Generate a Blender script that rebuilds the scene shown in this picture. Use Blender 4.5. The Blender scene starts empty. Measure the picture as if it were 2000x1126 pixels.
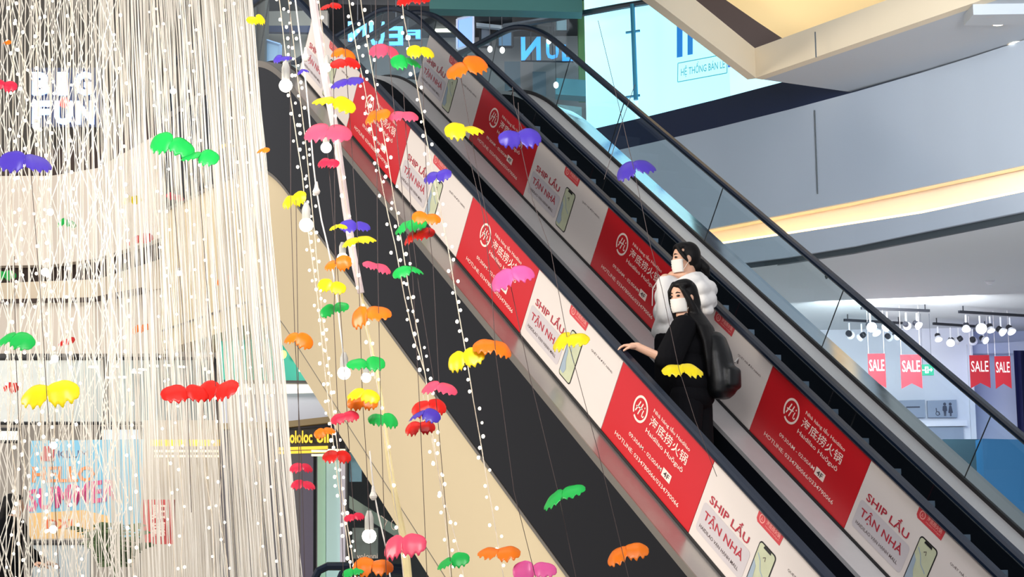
import bpy, math, random
from mathutils import Vector, Matrix
random.seed(11)
SC = bpy.context.scene
COL = SC.collection
# ------------------------------------------------------------------ camera
CAM = Vector((13.76967, -6.54184, -2.99616))
YAW, PITCH, ROLL, FPX = 1.0637678, 0.1390662, -0.0136118, 3610.77
_fw = Vector((-math.sin(YAW) * math.cos(PITCH), math.cos(YAW) * math.cos(PITCH), math.sin(PITCH)))
_r0 = Vector((math.cos(YAW), math.sin(YAW), 0))
_u0 = _r0.cross(_fw)
RT = math.cos(ROLL) * _r0 + math.sin(ROLL) * _u0
UP = -math.sin(ROLL) * _r0 + math.cos(ROLL) * _u0
FW = _fw
FH = Vector((-math.sin(YAW), math.cos(YAW), 0))      # horizontal heading
RH = Vector((math.cos(YAW), math.sin(YAW), 0))       # horizontal right
cd = bpy.data.cameras.new('camera'); cam = bpy.data.objects.new('camera', cd); COL.objects.link(cam)
cam.matrix_world = Matrix((( RT.x, UP.x, -FW.x, CAM.x), (RT.y, UP.y, -FW.y, CAM.y), (RT.z, UP.z, -FW.z, CAM.z), (0, 0, 0, 1)))
cd.sensor_fit = 'HORIZONTAL'; cd.sensor_width = 36.0; cd.lens = FPX / 2000 * 36; cd.clip_end = 200
SC.camera = cam
SC.cycles.transparent_max_bounces = 40
vs = SC.view_settings
vs.view_transform = 'Standard'; vs.look = 'None'; vs.gamma = 1.0; vs.use_curve_mapping = False; vs.exposure = 0.0
# ------------------------------------------------------------------ world and added fill lights
wd = bpy.data.worlds.new('mall_ambient'); SC.world = wd; wd.use_nodes = True
bg = wd.node_tree.nodes['Background']; bg.inputs[0].default_value = (0.92, 0.94, 1.0, 1); bg.inputs[1].default_value = 0.47
def area_light(name, loc, target, size, power, color, size_y=None, spread=180):
    l = bpy.data.lights.new(name, 'AREA'); l.energy = power; l.color = color; l.shape = 'RECTANGLE'
    l.size = size; l.size_y = size_y or size; l.spread = math.radians(spread)
    o = bpy.data.objects.new(name, l); COL.objects.link(o); o.location = loc
    o.rotation_euler = (Vector(target) - Vector(loc)).to_track_quat('-Z', 'Y').to_euler()
    return o
area_light('gallery_fill', (0.8, -11, 0.3), (3.0, 0, -1.5), 5.0, 1050, (1.0, 0.91, 0.78), 2.0)  # added warm fill that brightens the near panels, no fixture behind it
area_light('atrium_fill', (2, -3, 9), (2, 0, 0), 7.0, 180, (1.0, 0.96, 0.9))  # unseen overhead fill, added for soft light from above
_p = lambda x, y, d: CAM + (FW + (x - 1000) / FPX * RT - (y - 563) / FPX * UP) * d
area_light('hall_fill', _p(2350, -250, 11), _p(1720, 330, 19.5), 2.0, 105, (0.90, 0.96, 1.0), spread=75)  # fill added out of view to lift the grey fascia
area_light('concourse_fill', _p(2650, -350, 7.0), _p(1800, 960, 10.5), 1.5, 34, (0.98, 0.97, 1.0), spread=80)  # added fill for the lower end of the inner panel row
area_light('hall_fill_up', _p(2000, 1500, 15), _p(1850, 60, 18), 2.5, 45, (0.95, 0.97, 1.0), spread=110)  # upward fill added to brighten the soffit
area_light('decoration_fill', _p(150, -620, 6.6), _p(300, 560, 9.6), 1.6, 34, (1.0, 0.97, 0.94), spread=75)  # unseen fill added to whiten the string curtain
area_light('decoration_fill', _p(980, -620, 6.0), _p(900, 600, 8.5), 1.2, 46, (1.0, 0.97, 0.93), spread=90)  # second added fill, brightens the butterflies further right
area_light('gallery_back_fill', _p(150, -420, 16.5), _p(200, 500, 23), 3.0, 170, (1.0, 0.95, 0.90), spread=110)  # added fill that lightens the gallery behind the curtain

# ------------------------------------------------------------------ helpers
def lin(c):
    c /= 255.0
    return c / 12.92 if c <= 0.04045 else ((c + 0.055) / 1.055) ** 2.4
def rgb(r, g, b): return (lin(r), lin(g), lin(b), 1)
MATS = {}
def pm(name, c, rough=0.5, metal=0.0, coat=0.0, noise=0.0, nscale=6.0, emit=None, es=0.0, spec=0.5, bump=0.0, trans=0.0):
    """Principled material with a little procedural variation."""
    if name in MATS: return MATS[name]
    m = bpy.data.materials.new(name); m.use_nodes = True
    nt = m.node_tree; b = nt.nodes['Principled BSDF']
    col = rgb(*c)
    b.inputs['Base Color'].default_value = col
    b.inputs['Roughness'].default_value = rough; b.inputs['Metallic'].default_value = metal
    b.inputs['Coat Weight'].default_value = coat; b.inputs['Specular IOR Level'].default_value = spec
    tc = nt.nodes.new('ShaderNodeTexCoord'); nz = nt.nodes.new('ShaderNodeTexNoise')
    nz.inputs['Scale'].default_value = nscale; nz.inputs['Detail'].default_value = 3
    nt.links.new(tc.outputs['Object'], nz.inputs['Vector'])
    if noise > 0:
        mx = nt.nodes.new('ShaderNodeMixRGB')
        k = 1 - noise
        mx.inputs[1].default_value = (col[0] * k, col[1] * k, col[2] * k, 1)
        mx.inputs[2].default_value = (min(1, col[0] * (1 + noise)), min(1, col[1] * (1 + noise)), min(1, col[2] * (1 + noise)), 1)
        nt.links.new(nz.outputs['Fac'], mx.inputs[0]); nt.links.new(mx.outputs[0], b.inputs['Base Color'])
    mr = nt.nodes.new('ShaderNodeMapRange')
    mr.inputs['To Min'].default_value = max(0.02, rough - 0.05); mr.inputs['To Max'].default_value = min(1, rough + 0.05)
    nt.links.new(nz.outputs['Fac'], mr.inputs['Value']); nt.links.new(mr.outputs[0], b.inputs['Roughness'])
    if bump > 0:
        bp = nt.nodes.new('ShaderNodeBump'); bp.inputs['Strength'].default_value = bump; bp.inputs['Distance'].default_value = 0.01
        nt.links.new(nz.outputs['Fac'], bp.inputs['Height']); nt.links.new(bp.outputs[0], b.inputs['Normal'])
    if emit:
        b.inputs['Emission Color'].default_value = rgb(*emit); b.inputs['Emission Strength'].default_value = es
    if trans > 0:
        tr = nt.nodes.new('ShaderNodeBsdfTranslucent'); tr.inputs[0].default_value = col
        ms = nt.nodes.new('ShaderNodeMixShader'); ms.inputs[0].default_value = trans
        out = nt.nodes['Material Output']
        nt.links.new(b.outputs[0], ms.inputs[1]); nt.links.new(tr.outputs[0], ms.inputs[2]); nt.links.new(ms.outputs[0], out.inputs[0])
    MATS[name] = m
    return m
def glass_mat(name, tint, refl=0.35):
    """thin sheet glass: a tinted see-through layer with a grazing gloss."""
    if name in MATS: return MATS[name]
    m = bpy.data.materials.new(name); m.use_nodes = True; nt = m.node_tree; nt.nodes.clear()
    out = nt.nodes.new('ShaderNodeOutputMaterial'); t = nt.nodes.new('ShaderNodeBsdfTransparent'); g = nt.nodes.new('ShaderNodeBsdfGlossy')
    t.inputs[0].default_value = tint; g.inputs['Roughness'].default_value = 0.04; g.inputs[0].default_value = (0.9, 0.95, 1, 1)
    lw = nt.nodes.new('ShaderNodeLayerWeight'); lw.inputs[0].default_value = 0.25; geo = nt.nodes.new('ShaderNodeNewGeometry')
    pw = nt.nodes.new('ShaderNodeMath'); pw.operation = 'MULTIPLY'; pw.inputs[1].default_value = refl
    inv = nt.nodes.new('ShaderNodeMath'); inv.operation = 'SUBTRACT'; inv.inputs[0].default_value = 1.0
    mu = nt.nodes.new('ShaderNodeMath'); mu.operation = 'MULTIPLY'
    ms = nt.nodes.new('ShaderNodeMixShader')
    nt.links.new(lw.outputs['Facing'], pw.inputs[0]); nt.links.new(geo.outputs['Backfacing'], inv.inputs[1])
    nt.links.new(pw.outputs[0], mu.inputs[0]); nt.links.new(inv.outputs[0], mu.inputs[1]); nt.links.new(mu.outputs[0], ms.inputs[0])
    nt.links.new(t.outputs[0], ms.inputs[1]); nt.links.new(g.outputs[0], ms.inputs[2]); nt.links.new(ms.outputs[0], out.inputs[0])
    MATS[name] = m
    return m

class MB:
    def __init__(s): s.v = []; s.f = []; s.m = []
    def add(s, vs, fs, mi=0):
        n = len(s.v); s.v += [Vector(p) for p in vs]
        s.f += [[i + n for i in f] for f in fs]; s.m += [mi] * len(fs)
        return s
    def box(s, o, a, b, c, mi=0):
        o, a, b, c = map(Vector, (o, a, b, c))
        vs = [o, o + a, o + a + b, o + b, o + c, o + a + c, o + a + b + c, o + b + c]
        fs = [[3, 2, 1, 0], [4, 5, 6, 7], [0, 1, 5, 4], [1, 2, 6, 5], [2, 3, 7, 6], [3, 0, 4, 7]]
        if a.cross(b).dot(c) < 0: fs = [f[::-1] for f in fs]
        return s.add(vs, fs, mi)
    def boxc(s, c, sx, sy, sz, mi=0):
        c = Vector(c)
        return s.box(c - Vector((sx, sy, sz)) / 2, (sx, 0, 0), (0, sy, 0), (0, 0, sz), mi)
    def prism(s, poly, ext, mi=0):
        poly = [Vector(p) for p in poly]; ext = Vector(ext); n = len(poly)
        nrm = Vector((0, 0, 0))
        for i in range(n): nrm += (poly[i] - poly[0]).cross(poly[(i + 1) % n] - poly[0])
        if nrm.dot(ext) > 0: poly = poly[::-1]
        vs = poly + [p + ext for p in poly]
        fs = [list(range(n)), list(range(2 * n - 1, n - 1, -1))]
        fs += [[i, n + i, n + (i + 1) % n, (i + 1) % n] for i in range(n)]
        return s.add(vs, fs, mi)
    def tube(s, pts, r, n=6, mi=0, cap=True, flat=1.0):
        pts = [Vector(p) for p in pts]; k = len(pts)
        rr = r if isinstance(r, (list, tuple)) else [r] * k
        t0 = (pts[1] - pts[0]).normalized()
        ref = Vector((0, 0, 1)) if abs(t0.z) < 0.9 else Vector((1, 0, 0))
        a = t0.cross(ref).normalized(); vs = []
        for i, p in enumerate(pts):
            t = (pts[min(i + 1, k - 1)] - pts[max(i - 1, 0)]).normalized()
            a = (a - t * a.dot(t)).normalized(); b = t.cross(a)
            for j in range(n):
                w = 2 * math.pi * j / n
                vs.append(p + rr[i] * (math.cos(w) * a + flat * math.sin(w) * b))
        fs = []
        for i in range(k - 1):
            for j in range(n):
                fs.append([i * n + j, i * n + (j + 1) % n, (i + 1) * n + (j + 1) % n, (i + 1) * n + j])
        if cap:
            fs.append(list(range(n))[::-1]); fs.append([(k - 1) * n + j for j in range(n)])
        return s.add(vs, fs, mi)
    def ell(s, c, rx, ry=None, rz=None, M=None, nu=12, nv=8, mi=0):
        ry = ry or rx; rz = rz or rx; c = Vector(c); M = M or Matrix.Identity(3)
        vs = [c + M @ Vector((0, 0, -rz))]
        for i in range(1, nv):
            ph = -math.pi / 2 + math.pi * i / nv
            for j in range(nu):
                th = 2 * math.pi * j / nu
                vs.append(c + M @ Vector((rx * math.cos(ph) * math.cos(th), ry * math.cos(ph) * math.sin(th), rz * math.sin(ph))))
        vs.append(c + M @ Vector((0, 0, rz)))
        fs = [[0, 1 + (j + 1) % nu, 1 + j] for j in range(nu)]
        for i in range(nv - 2):
            for j in range(nu):
                a = 1 + i * nu; b = a + nu
                fs.append([a + j, a + (j + 1) % nu, b + (j + 1) % nu, b + j])
        a = 1 + (nv - 2) * nu; e = len(vs) - 1
        fs += [[a + j, a + (j + 1) % nu, e] for j in range(nu)]
        return s.add(vs, fs, mi)
    def caps(s, pts, rad, n=10, mi=0):
        """limb: tapered tube with a ball at every joint."""
        s.tube(pts, rad, n, mi)
        for p, r in zip(pts, rad): s.ell(p, r, r, r, None, n, 6, mi)
        return s
    def loft(s, secs, n=18, mi=0):
        """closed skin through elliptical sections (centre, half-width vector, half-depth vector)."""
        vs = [Vector(c) + math.cos(2 * math.pi * j / n) * Vector(a) + math.sin(2 * math.pi * j / n) * Vector(b) for c, a, b in secs for j in range(n)]
        fs = [[i * n + j, i * n + (j + 1) % n, (i + 1) * n + (j + 1) % n, (i + 1) * n + j] for i in range(len(secs) - 1) for j in range(n)]
        fs += [list(range(n))[::-1], [(len(secs) - 1) * n + j for j in range(n)]]
        return s.add(vs, fs, mi)
    def lathe(s, prof, base, axis=(0, 0, 1), n=16, mi=0):
        base = Vector(base); ax = Vector(axis).normalized()
        ref = Vector((0, 0, 1)) if abs(ax.z) < 0.9 else Vector((1, 0, 0))
        a = ax.cross(ref).normalized(); b = ax.cross(a); vs = []
        for r, z in prof:
            for j in range(n):
                w = 2 * math.pi * j / n
                vs.append(base + ax * z + r * (math.cos(w) * a + math.sin(w) * b))
        fs = []
        for i in range(len(prof) - 1):
            for j in range(n):
                fs.append([i * n + j, i * n + (j + 1) % n, (i + 1) * n + (j + 1) % n, (i + 1) * n + j])
        fs.append(list(range(n))[::-1]); fs.append([(len(prof) - 1) * n + j for j in range(n)])
        return s.add(vs, fs, mi)
    def geo(s, g, M=None, mi=0):
        vs, fs = g
        return s.add([(M @ Vector(p)) if M is not None else Vector(p) for p in vs], fs, mi)
    def build(s, name, mats, parent=None, smooth=False):
        me = bpy.data.meshes.new(name)
        vs = s.v
        if parent is not None:
            iw = WM[parent.name].inverted(); vs = [iw @ p for p in vs]
        me.from_pydata([tuple(p) for p in vs], [], s.f)
        if not isinstance(mats, (list, tuple)): mats = [mats]
        for m in mats: me.materials.append(m)
        me.polygons.foreach_set('material_index', s.m)
        if smooth: me.polygons.foreach_set('use_smooth', [True] * len(me.polygons))
        me.update()
        o = bpy.data.objects.new(name, me); COL.objects.link(o)
        WM[o.name] = WM[parent.name].copy() if parent is not None else Matrix.Identity(4)
        if parent is not None: o.parent = parent
        return o
WM = {}
def tag(o, label=None, cat=None, group=None, kind=None):
    if label: o['label'] = label
    if cat: o['category'] = cat
    if group: o['group'] = group
    if kind: o['kind'] = kind
    return o
def thing(name, label, cat, loc=(0, 0, 0), group=None, M=None):
    o = bpy.data.objects.new(name, None); COL.objects.link(o)
    mw = M if M is not None else Matrix.Translation(Vector(loc))
    o.matrix_world = mw; WM[o.name] = mw.copy()
    o.empty_display_size = 0.1
    return tag(o, label, cat, group)
def struct(o): o['kind'] = 'structure'; return o
def copy_tree(o, parent=None):
    c = o.copy(); COL.objects.link(c); c.parent = parent
    WM[c.name] = WM[o.name].copy()
    for ch in list(o.children): copy_tree(ch, c)
    return c
TEXTS = {}
def text_geo(body, x0, x1, base, cap, off=0.0, res=2, mirror=False):
    """flat letter outlines fitted to x0..x1 with the capital height cap, standing on base."""
    key = (body, off, res)
    if key not in TEXTS:
        c = bpy.data.curves.new('lettering', 'FONT'); c.body = body; c.resolution_u = res; c.offset = off
        o = bpy.data.objects.new('lettering', c); COL.objects.link(o)
        dg = bpy.context.evaluated_depsgraph_get()
        me = bpy.data.meshes.new_from_object(o.evaluated_get(dg))
        TEXTS[key] = ([v.co.copy() for v in me.vertices], [list(p.vertices) for p in me.polygons])
        bpy.data.meshes.remove(me); bpy.data.objects.remove(o); bpy.data.curves.remove(c)
    vs, fs = TEXTS[key]
    mn = min(v.x for v in vs); mx = max(v.x for v in vs); kx = (x1 - x0) / (mx - mn); ky = cap / 0.73
    if mirror:
        return [Vector((x1 - (v.x - mn) * kx, base + v.y * ky, 0)) for v in vs], [f[::-1] for f in fs]
    return [Vector((x0 + (v.x - mn) * kx, base + v.y * ky, 0)) for v in vs], fs
def poly_geo(pts): return [Vector((x, y, 0)) for x, y in pts], [list(range(len(pts)))]
def ring_geo(cx, cy, r0, r1, a0=0.0, a1=360.0, n=36):
    vs = []; full = abs(a1 - a0) >= 360
    m = n if full else n + 1
    for i in range(m):
        w = math.radians(a0 + (a1 - a0) * i / n)
        vs += [Vector((cx + r0 * math.cos(w), cy + r0 * math.sin(w), 0)), Vector((cx + r1 * math.cos(w), cy + r1 * math.sin(w), 0))]
    fs = []
    for i in range(n):
        a = 2 * i; b = 2 * ((i + 1) % m)
        fs.append([a, a + 1, b + 1, b])
    return vs, fs
def stroke_geo(pts, w):
    """flat ribbon along a polyline."""
    vs = []; pts = [Vector((x, y, 0)) for x, y in pts]
    for i, p in enumerate(pts):
        t = (pts[min(i + 1, len(pts) - 1)] - pts[max(i - 1, 0)]).normalized()
        nn = Vector((-t.y, t.x, 0)) * w / 2
        vs += [p - nn, p + nn]
    return vs, [[2 * i, 2 * i + 2, 2 * i + 3, 2 * i + 1] for i in range(len(pts) - 1)]
def rrect(x0, y0, x1, y1, r, n=5):
    out = []
    for cx, cy, a in ((x1 - r, y0 + r, -90), (x1 - r, y1 - r, 0), (x0 + r, y1 - r, 90), (x0 + r, y0 + r, 180)):
        for i in range(n + 1):
            w = math.radians(a + 90 * i / n); out.append((cx + r * math.cos(w), cy + r * math.sin(w)))
    return out
def ray(px, py): return (FW + (px - 1000) / FPX * RT - (py - 563) / FPX * UP)
def at(px, py, d):
    """point seen at a place of the photograph, d metres ahead along the floor."""
    q = ray(px, py); return CAM + q * (d / q.dot(FH))
def atz(px, py, z):
    q = ray(px, py); return CAM + q * ((z - CAM.z) / q.z)
def aty(px, py, y):
    q = ray(px, py); return CAM + q * ((y - CAM.y) / q.y)
def strip(name, pts, thick, mat, parent=None, kind=None):
    """upright wall following a plan line; pts = (px, y top, y bottom, distance)."""
    mb = MB(); n = len(pts); vs = []
    for px, yt, yb, d in pts:
        a, b = at(px, yt, d), at(px, yb, d); b = Vector((a.x, a.y, b.z))
        vs += [a, b, a + FH * thick, b + FH * thick]
    fs = []
    for i in range(n - 1):
        a, b = 4 * i, 4 * i + 4
        fs += [[a, a + 1, b + 1, b], [a + 2, b + 2, b + 3, a + 3], [a, b, b + 2, a + 2], [a + 1, a + 3, b + 3, b + 1]]
    fs += [[0, 2, 3, 1], [4 * n - 4, 4 * n - 3, 4 * n - 1, 4 * n - 2]]
    mb.add(vs, fs)
    o = mb.build(name, mat, parent)
    if kind == 's': struct(o)
    return o
def facing(px, py, d, w=None):
    """frame for a flat thing hung square to the hall: X to the right, Y up, Z towards the atrium."""
    p = at(px, py, d)
    return Matrix(((RH.x, 0, -FH.x, p.x), (RH.y, 0, -FH.y, p.y), (0, 1, 0, p.z), (0, 0, 0, 1)))
def slab(mb, x0, y0, x1, y1, z0, z1, M=None, mi=0):
    M = M or Matrix.Identity(4)
    o = M @ Vector((x0, y0, z0)); R3 = M.to_3x3()
    return mb.box(o, R3 @ Vector((x1 - x0, 0, 0)), R3 @ Vector((0, y1 - y0, 0)), R3 @ Vector((0, 0, z1 - z0)), mi)
# ------------------------------------------------------------------ the two escalators
AN = math.radians(35.0); CA, SA, TA = math.cos(AN), math.sin(AN), math.tan(AN)
XK, HW, ZTOP = -2.524, 0.58, 1.767
def zb(x):
    if x >= XK + HW: return -x * TA
    if x <= XK - HW: return ZTOP
    return ZTOP - TA * (x - (XK - HW)) ** 2 / (4 * HW)
def pp(x, y, n): return Vector((x, y, zb(x) + n / CA))
def xs_between(a, b):
    out = [a]; x = math.floor(a * 10) / 10 + 0.1
    while x < b - 1e-6:
        if x < XK - HW - 0.05 or x > XK + HW + 0.05:
            if abs(x * 2 - round(x * 2)) < 1e-6 and x > a + 0.01: out.append(x)
        elif x > a + 0.01: out.append(x)
        x += 0.1
    out.append(b); return out
def sweep(mb, sec, a, b, mi=0):
    xs = xs_between(a, b); n = len(sec); vs = [pp(x, y, k) for x in xs for y, k in sec]; fs = []
    for i in range(len(xs) - 1):
        for j in range(n):
            fs.append([i * n + j, i * n + (j + 1) % n, (i + 1) * n + (j + 1) % n, (i + 1) * n + j])
    fs += [list(range(n))[::-1], [(len(xs) - 1) * n + j for j in range(n)]]
    return mb.add(vs, fs, mi)
def rect(y0, y1, n0, n1): return [(y0, n0), (y1, n0), (y1, n1), (y0, n1)]
XT, XB = -5.6, 7.6            # ends of what is built: top landing, and below the frame
rubber = pm('handrail_rubber', (16, 27, 44), 0.24, spec=0.32)
steel = pm('brushed_steel', (175, 172, 168), 0.32, 0.75, noise=0.05, nscale=30)
deckm = pm('deck_steel', (184, 182, 182), 0.45, 0.2, noise=0.06, nscale=14)
brightdeck = pm('polished_deck', (200, 206, 210), 0.09, 0.95)
darkm = pm('skirt_black', (8, 11, 19), 0.6, spec=0.15)
gask = pm('rubber_gasket', (22, 20, 22), 0.6)
stepm = pm('step_metal', (104, 116, 132), 0.6, 0.0, noise=0.1, nscale=20)
cladm = pm('black_cladding', (13, 10, 11), 0.2, spec=0.3)
beige = pm('beige_cladding', (208, 191, 157), 0.55, noise=0.02, nscale=2)
trimm = pm('edge_trim', (140, 132, 122), 0.3, 0.6)
glassm = glass_mat('balustrade_glass', (0.90, 0.96, 0.97, 1))
redv = pm('red_print', (200, 30, 38), 0.32, noise=0.03, nscale=3)
whitev = pm('white_print', (224, 214, 208), 0.35, noise=0.02, nscale=3)
inkw = pm('print_white_ink', (250, 226, 214), 0.4)
inkr = pm('print_red_ink', (178, 42, 58), 0.4, noise=0.25, nscale=9)
inkd = pm('print_dark_ink', (84, 66, 66), 0.4)
inkk = pm('print_black_ink', (30, 28, 30), 0.4)
inkg = pm('print_grey_ink', (202, 194, 196), 0.4)
mapg = pm('print_map_green', (196, 200, 168), 0.4, noise=0.12, nscale=14)
mapb = pm('print_map_blue', (158, 174, 188), 0.4)
tagr = pm('print_tag_red', (206, 66, 72), 0.4)
tagp = pm('print_tag_pink', (244, 168, 160), 0.4)
WR, WW, PH = 1.2243, 1.3351, 0.561
def frame_on(s0, y):
    return Matrix(((CA, SA, 0, s0 * CA), (0, 0, -1, y), (-SA, CA, 0, -s0 * SA), (0, 0, 0, 1)))
def proto_red():
    M = Matrix.Identity(4)
    p = MB(); slab(p, 0.003, 0.018, WR - 0.003, PH, -0.004, 0.004, M); p.m[0] = 1
    po = p.build('graphic_panel', [redv, gask])
    Z = Matrix.Translation((0, 0, 0.0055))
    b = MB(); b.geo(ring_geo(0.348, 0.383, 0.074, 0.090, -125, 222, 40), Z)
    for pts, w in (([(-0.050, -0.036), (-0.040, -0.014), (-0.030, 0.016), (-0.020, 0.046)], 0.011),
                   ([(-0.054, -0.004), (-0.030, 0.000), (0.000, 0.006), (0.022, 0.010)], 0.009),
                   ([(-0.012, -0.044), (-0.004, -0.016), (0.006, 0.018), (0.014, 0.046)], 0.011),
                   ([(0.040, 0.012), (0.034, -0.012), (0.036, -0.032), (0.048, -0.034), (0.058, -0.022)], 0.010),
                   ([(0.042, 0.026), (0.045, 0.037)], 0.010)):
        b.geo(stroke_geo([(0.348 + x, 0.383 + y) for x, y in pts], w), Z)
    lg = b.build('logo', inkw); lg['label'] = 'round white logo with a handwritten Hi'
    lines = []
    for body, x0, x1, y, cap, off in (('Nhà hàng lẩu Haidilao', 0.489, 0.970, 0.447, 0.026, 0.004), ('海底捞火锅', 0.485, 0.977, 0.356, 0.058, 0.006), ('Haidilao Huǒguō', 0.475, 0.968, 0.292, 0.032, 0.006),
                                     ('09:30AM - 02:00AM', 0.315, 0.763, 0.170, 0.028, 0.004), ('HOTLINE: 0334780066/0334790066', 0.166, 1.045, 0.084, 0.030, 0.004)):
        t = MB(); t.geo(text_geo(body, x0, x1, y, cap, off), Z); tx = t.build('lettering', inkw); tx['label'] = 'white line of lettering reading ' + body; lines.append(tx)
    q = MB(); q.geo(poly_geo([(0.776, 0.156), (0.886, 0.156), (0.886, 0.213), (0.776, 0.213)]), Z, 0)
    q.geo(text_geo('4F', 0.797, 0.866, 0.167, 0.036, 0.012), Matrix.Translation((0, 0, 0.0068)), 1)
    bd = q.build('floor_badge', [inkw, inkd]); bd['label'] = 'white badge reading 4F'
    return po, [lg, bd] + lines
def proto_white():
    p = MB(); slab(p, 0.003, 0.018, WW - 0.003, PH, -0.004, 0.004); p.m[0] = 1
    po = p.build('graphic_panel', [whitev, gask])
    Z = Matrix.Translation((0, 0, 0.0055)); Z2 = Matrix.Translation((0, 0, 0.0068)); Z3 = Matrix.Translation((0, 0, 0.008)); Z4 = Matrix.Translation((0, 0, 0.0092))
    g = MB(); g.geo(poly_geo(rrect(0.045, 0.085, 0.60, 0.285, 0.03)), Z)
    gb = g.build('backdrop_print', inkg)
    t = MB(); t.geo(text_geo('SHIP LẨU', 0.088, 0.548, 0.305, 0.053, 0.014), Z2); tx = t.build('headline', inkr); tx['label'] = 'red headline reading SHIP LẨU'
    t = MB(); t.geo(text_geo('TẬN NHÀ', 0.085, 0.548, 0.188, 0.055, 0.014), Z2); ty = t.build('headline', inkr); ty['label'] = 'red headline reading TẬN NHÀ'
    t = MB(); t.geo(text_geo('HAIDILAO VẠN HẠNH MALL', 0.078, 0.545, 0.118, 0.024, 0.004), Z2); ts = t.build('small_lettering', inkd)
    t = MB(); t.geo(text_geo('QUÉT MÃ ĐẶT HÀNG', 0.94, 1.255, 0.402, 0.015, 0.0), Z); tq = t.build('small_lettering', inkd)
    k = MB(); k.geo(poly_geo([(0.556, 0.476), (0.804, 0.476), (0.812, 0.5605), (0.534, 0.5605), (0.538, 0.492)]), Z, 0)
    k.geo(ring_geo(0.589, 0.518, 0.021, 0.028, 0, 360, 24), Z2, 1)
    k.geo(stroke_geo([(0.581, 0.506), (0.587, 0.53), (0.592, 0.51), (0.598, 0.508)], 0.005), Z2, 1)
    k.geo(text_geo('海底捞火锅', 0.635, 0.785, 0.513, 0.026, 0.01), Z2, 1)
    k.geo(text_geo('Haidilao Huǒguō', 0.635, 0.785, 0.494, 0.010, 0.0), Z2, 1)
    tg = k.build('tag_logo', [tagr, tagp]); tg['label'] = 'red corner tag with the logo'
    h = MB()
    h.geo(poly_geo(rrect(0.637, 0.055, 0.822, 0.408, 0.028)), Z, 0)
    h.geo(poly_geo(rrect(0.646, 0.064, 0.813, 0.399, 0.021)), Z2, 1)
    h.geo(poly_geo([(0.69, 0.383), (0.77, 0.383), (0.765, 0.40), (0.695, 0.40)]), Z4, 0)
    h.geo(poly_geo([(0.647, 0.09), (0.70, 0.085), (0.72, 0.13), (0.69, 0.18), (0.68, 0.25), (0.647, 0.28)]), Z3, 2)
    h.geo(stroke_geo([(0.66, 0.33), (0.70, 0.30), (0.73, 0.25), (0.79, 0.22)], 0.008), Z3, 2)
    h.geo(stroke_geo([(0.715, 0.33), (0.735, 0.345), (0.74, 0.32)], 0.006), Z3, 3)
    ph = h.build('phone_print', [inkk, mapg, mapb, inkd]); ph['label'] = 'printed smartphone showing a map'
    return po, [gb, tx, ty, ts, tq, tg, ph]
PROTO = {'r': proto_red(), 'w': proto_white()}
used = {'r': False, 'w': False}
def place_panel(kind, s0, y, esc):
    po, kids = PROTO[kind]
    if not used[kind]:
        used[kind] = True; o = po
        for c in kids: c.parent = o
    else:
        o = po.copy(); COL.objects.link(o)
        for c in kids:
            d = c.copy(); COL.objects.link(d); d.parent = o
    o.parent = esc
    o.matrix_local = WM[esc.name].inverted() @ frame_on(s0, y)
    o['label'] = 'red printed panel with white lettering' if kind == 'r' else 'white printed panel with red headline and phone'
def handrail(esc, y):
    mb = MB(); sec = [(y - .036, .570), (y - .026, .556), (y + .026, .556), (y + .036, .570), (y + .036, .588), (y + .022, .602), (y - .022, .602), (y - .036, .588)]
    sweep(mb, sec, XT, XB)
    # newel: the rail turns down and back at the landing
    pts = []; z0 = ZTOP + 0.58 / CA; R = 0.36
    for i in range(13):
        w = math.pi / 2 + math.pi * i / 12
        pts.append(Vector((XT + R * math.cos(w), y, z0 - R + R * math.sin(w))))
    pts.append(Vector((XT + 0.25, y, z0 - 2 * R)))
    mb.tube([Vector((XT + 0.02, y, z0))] + pts, 0.034, 10)
    return mb.build('handrail', rubber, esc, smooth=False)
def glass(esc, y, x0, x1):
    mb = MB(); sweep(mb, rect(y - .006, y + .006, .02, .565), x0, x1)
    return mb.build('glass_panel', glassm, esc)
def seam_glass(esc, y, seams, a, b):
    """toughened glass panels between raked joints, with a slim dark joint in each gap."""
    edges = [a] + seams + [b]
    for s0, s1 in zip(edges[:-1], edges[1:]):
        mb = MB(); s0 += .004; s1 -= .004
        vs = []
        ss = [s0 + (s1 - s0) * i / 12 for i in range(13)]
        for s in ss:
            for n in (.02, .565):
                x = s * CA + n * SA
                for yy in (y - .006, y + .006): vs.append(pp(x, yy, n))
        fs = []
        for i in range(12):
            q = 4 * i; r = q + 4
            fs += [[q, r, r + 2, q + 2], [q + 1, q + 3, r + 3, r + 1], [q, q + 1, r + 1, r], [q + 2, r + 2, r + 3, q + 3]]
        fs += [[0, 2, 3, 1], [48, 49, 51, 50]]
        mb.add(vs, fs); mb.build('glass_panel', glassm, esc)
    for s in seams:
        mb = MB(); mb.tube([pp(s * CA + n * SA, y, n) for n in (.02, .565)], 0.006, 4)
        mb.build('glass_joint', gask, esc)
NOSE = -0.30; PITCHX = 0.347
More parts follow.
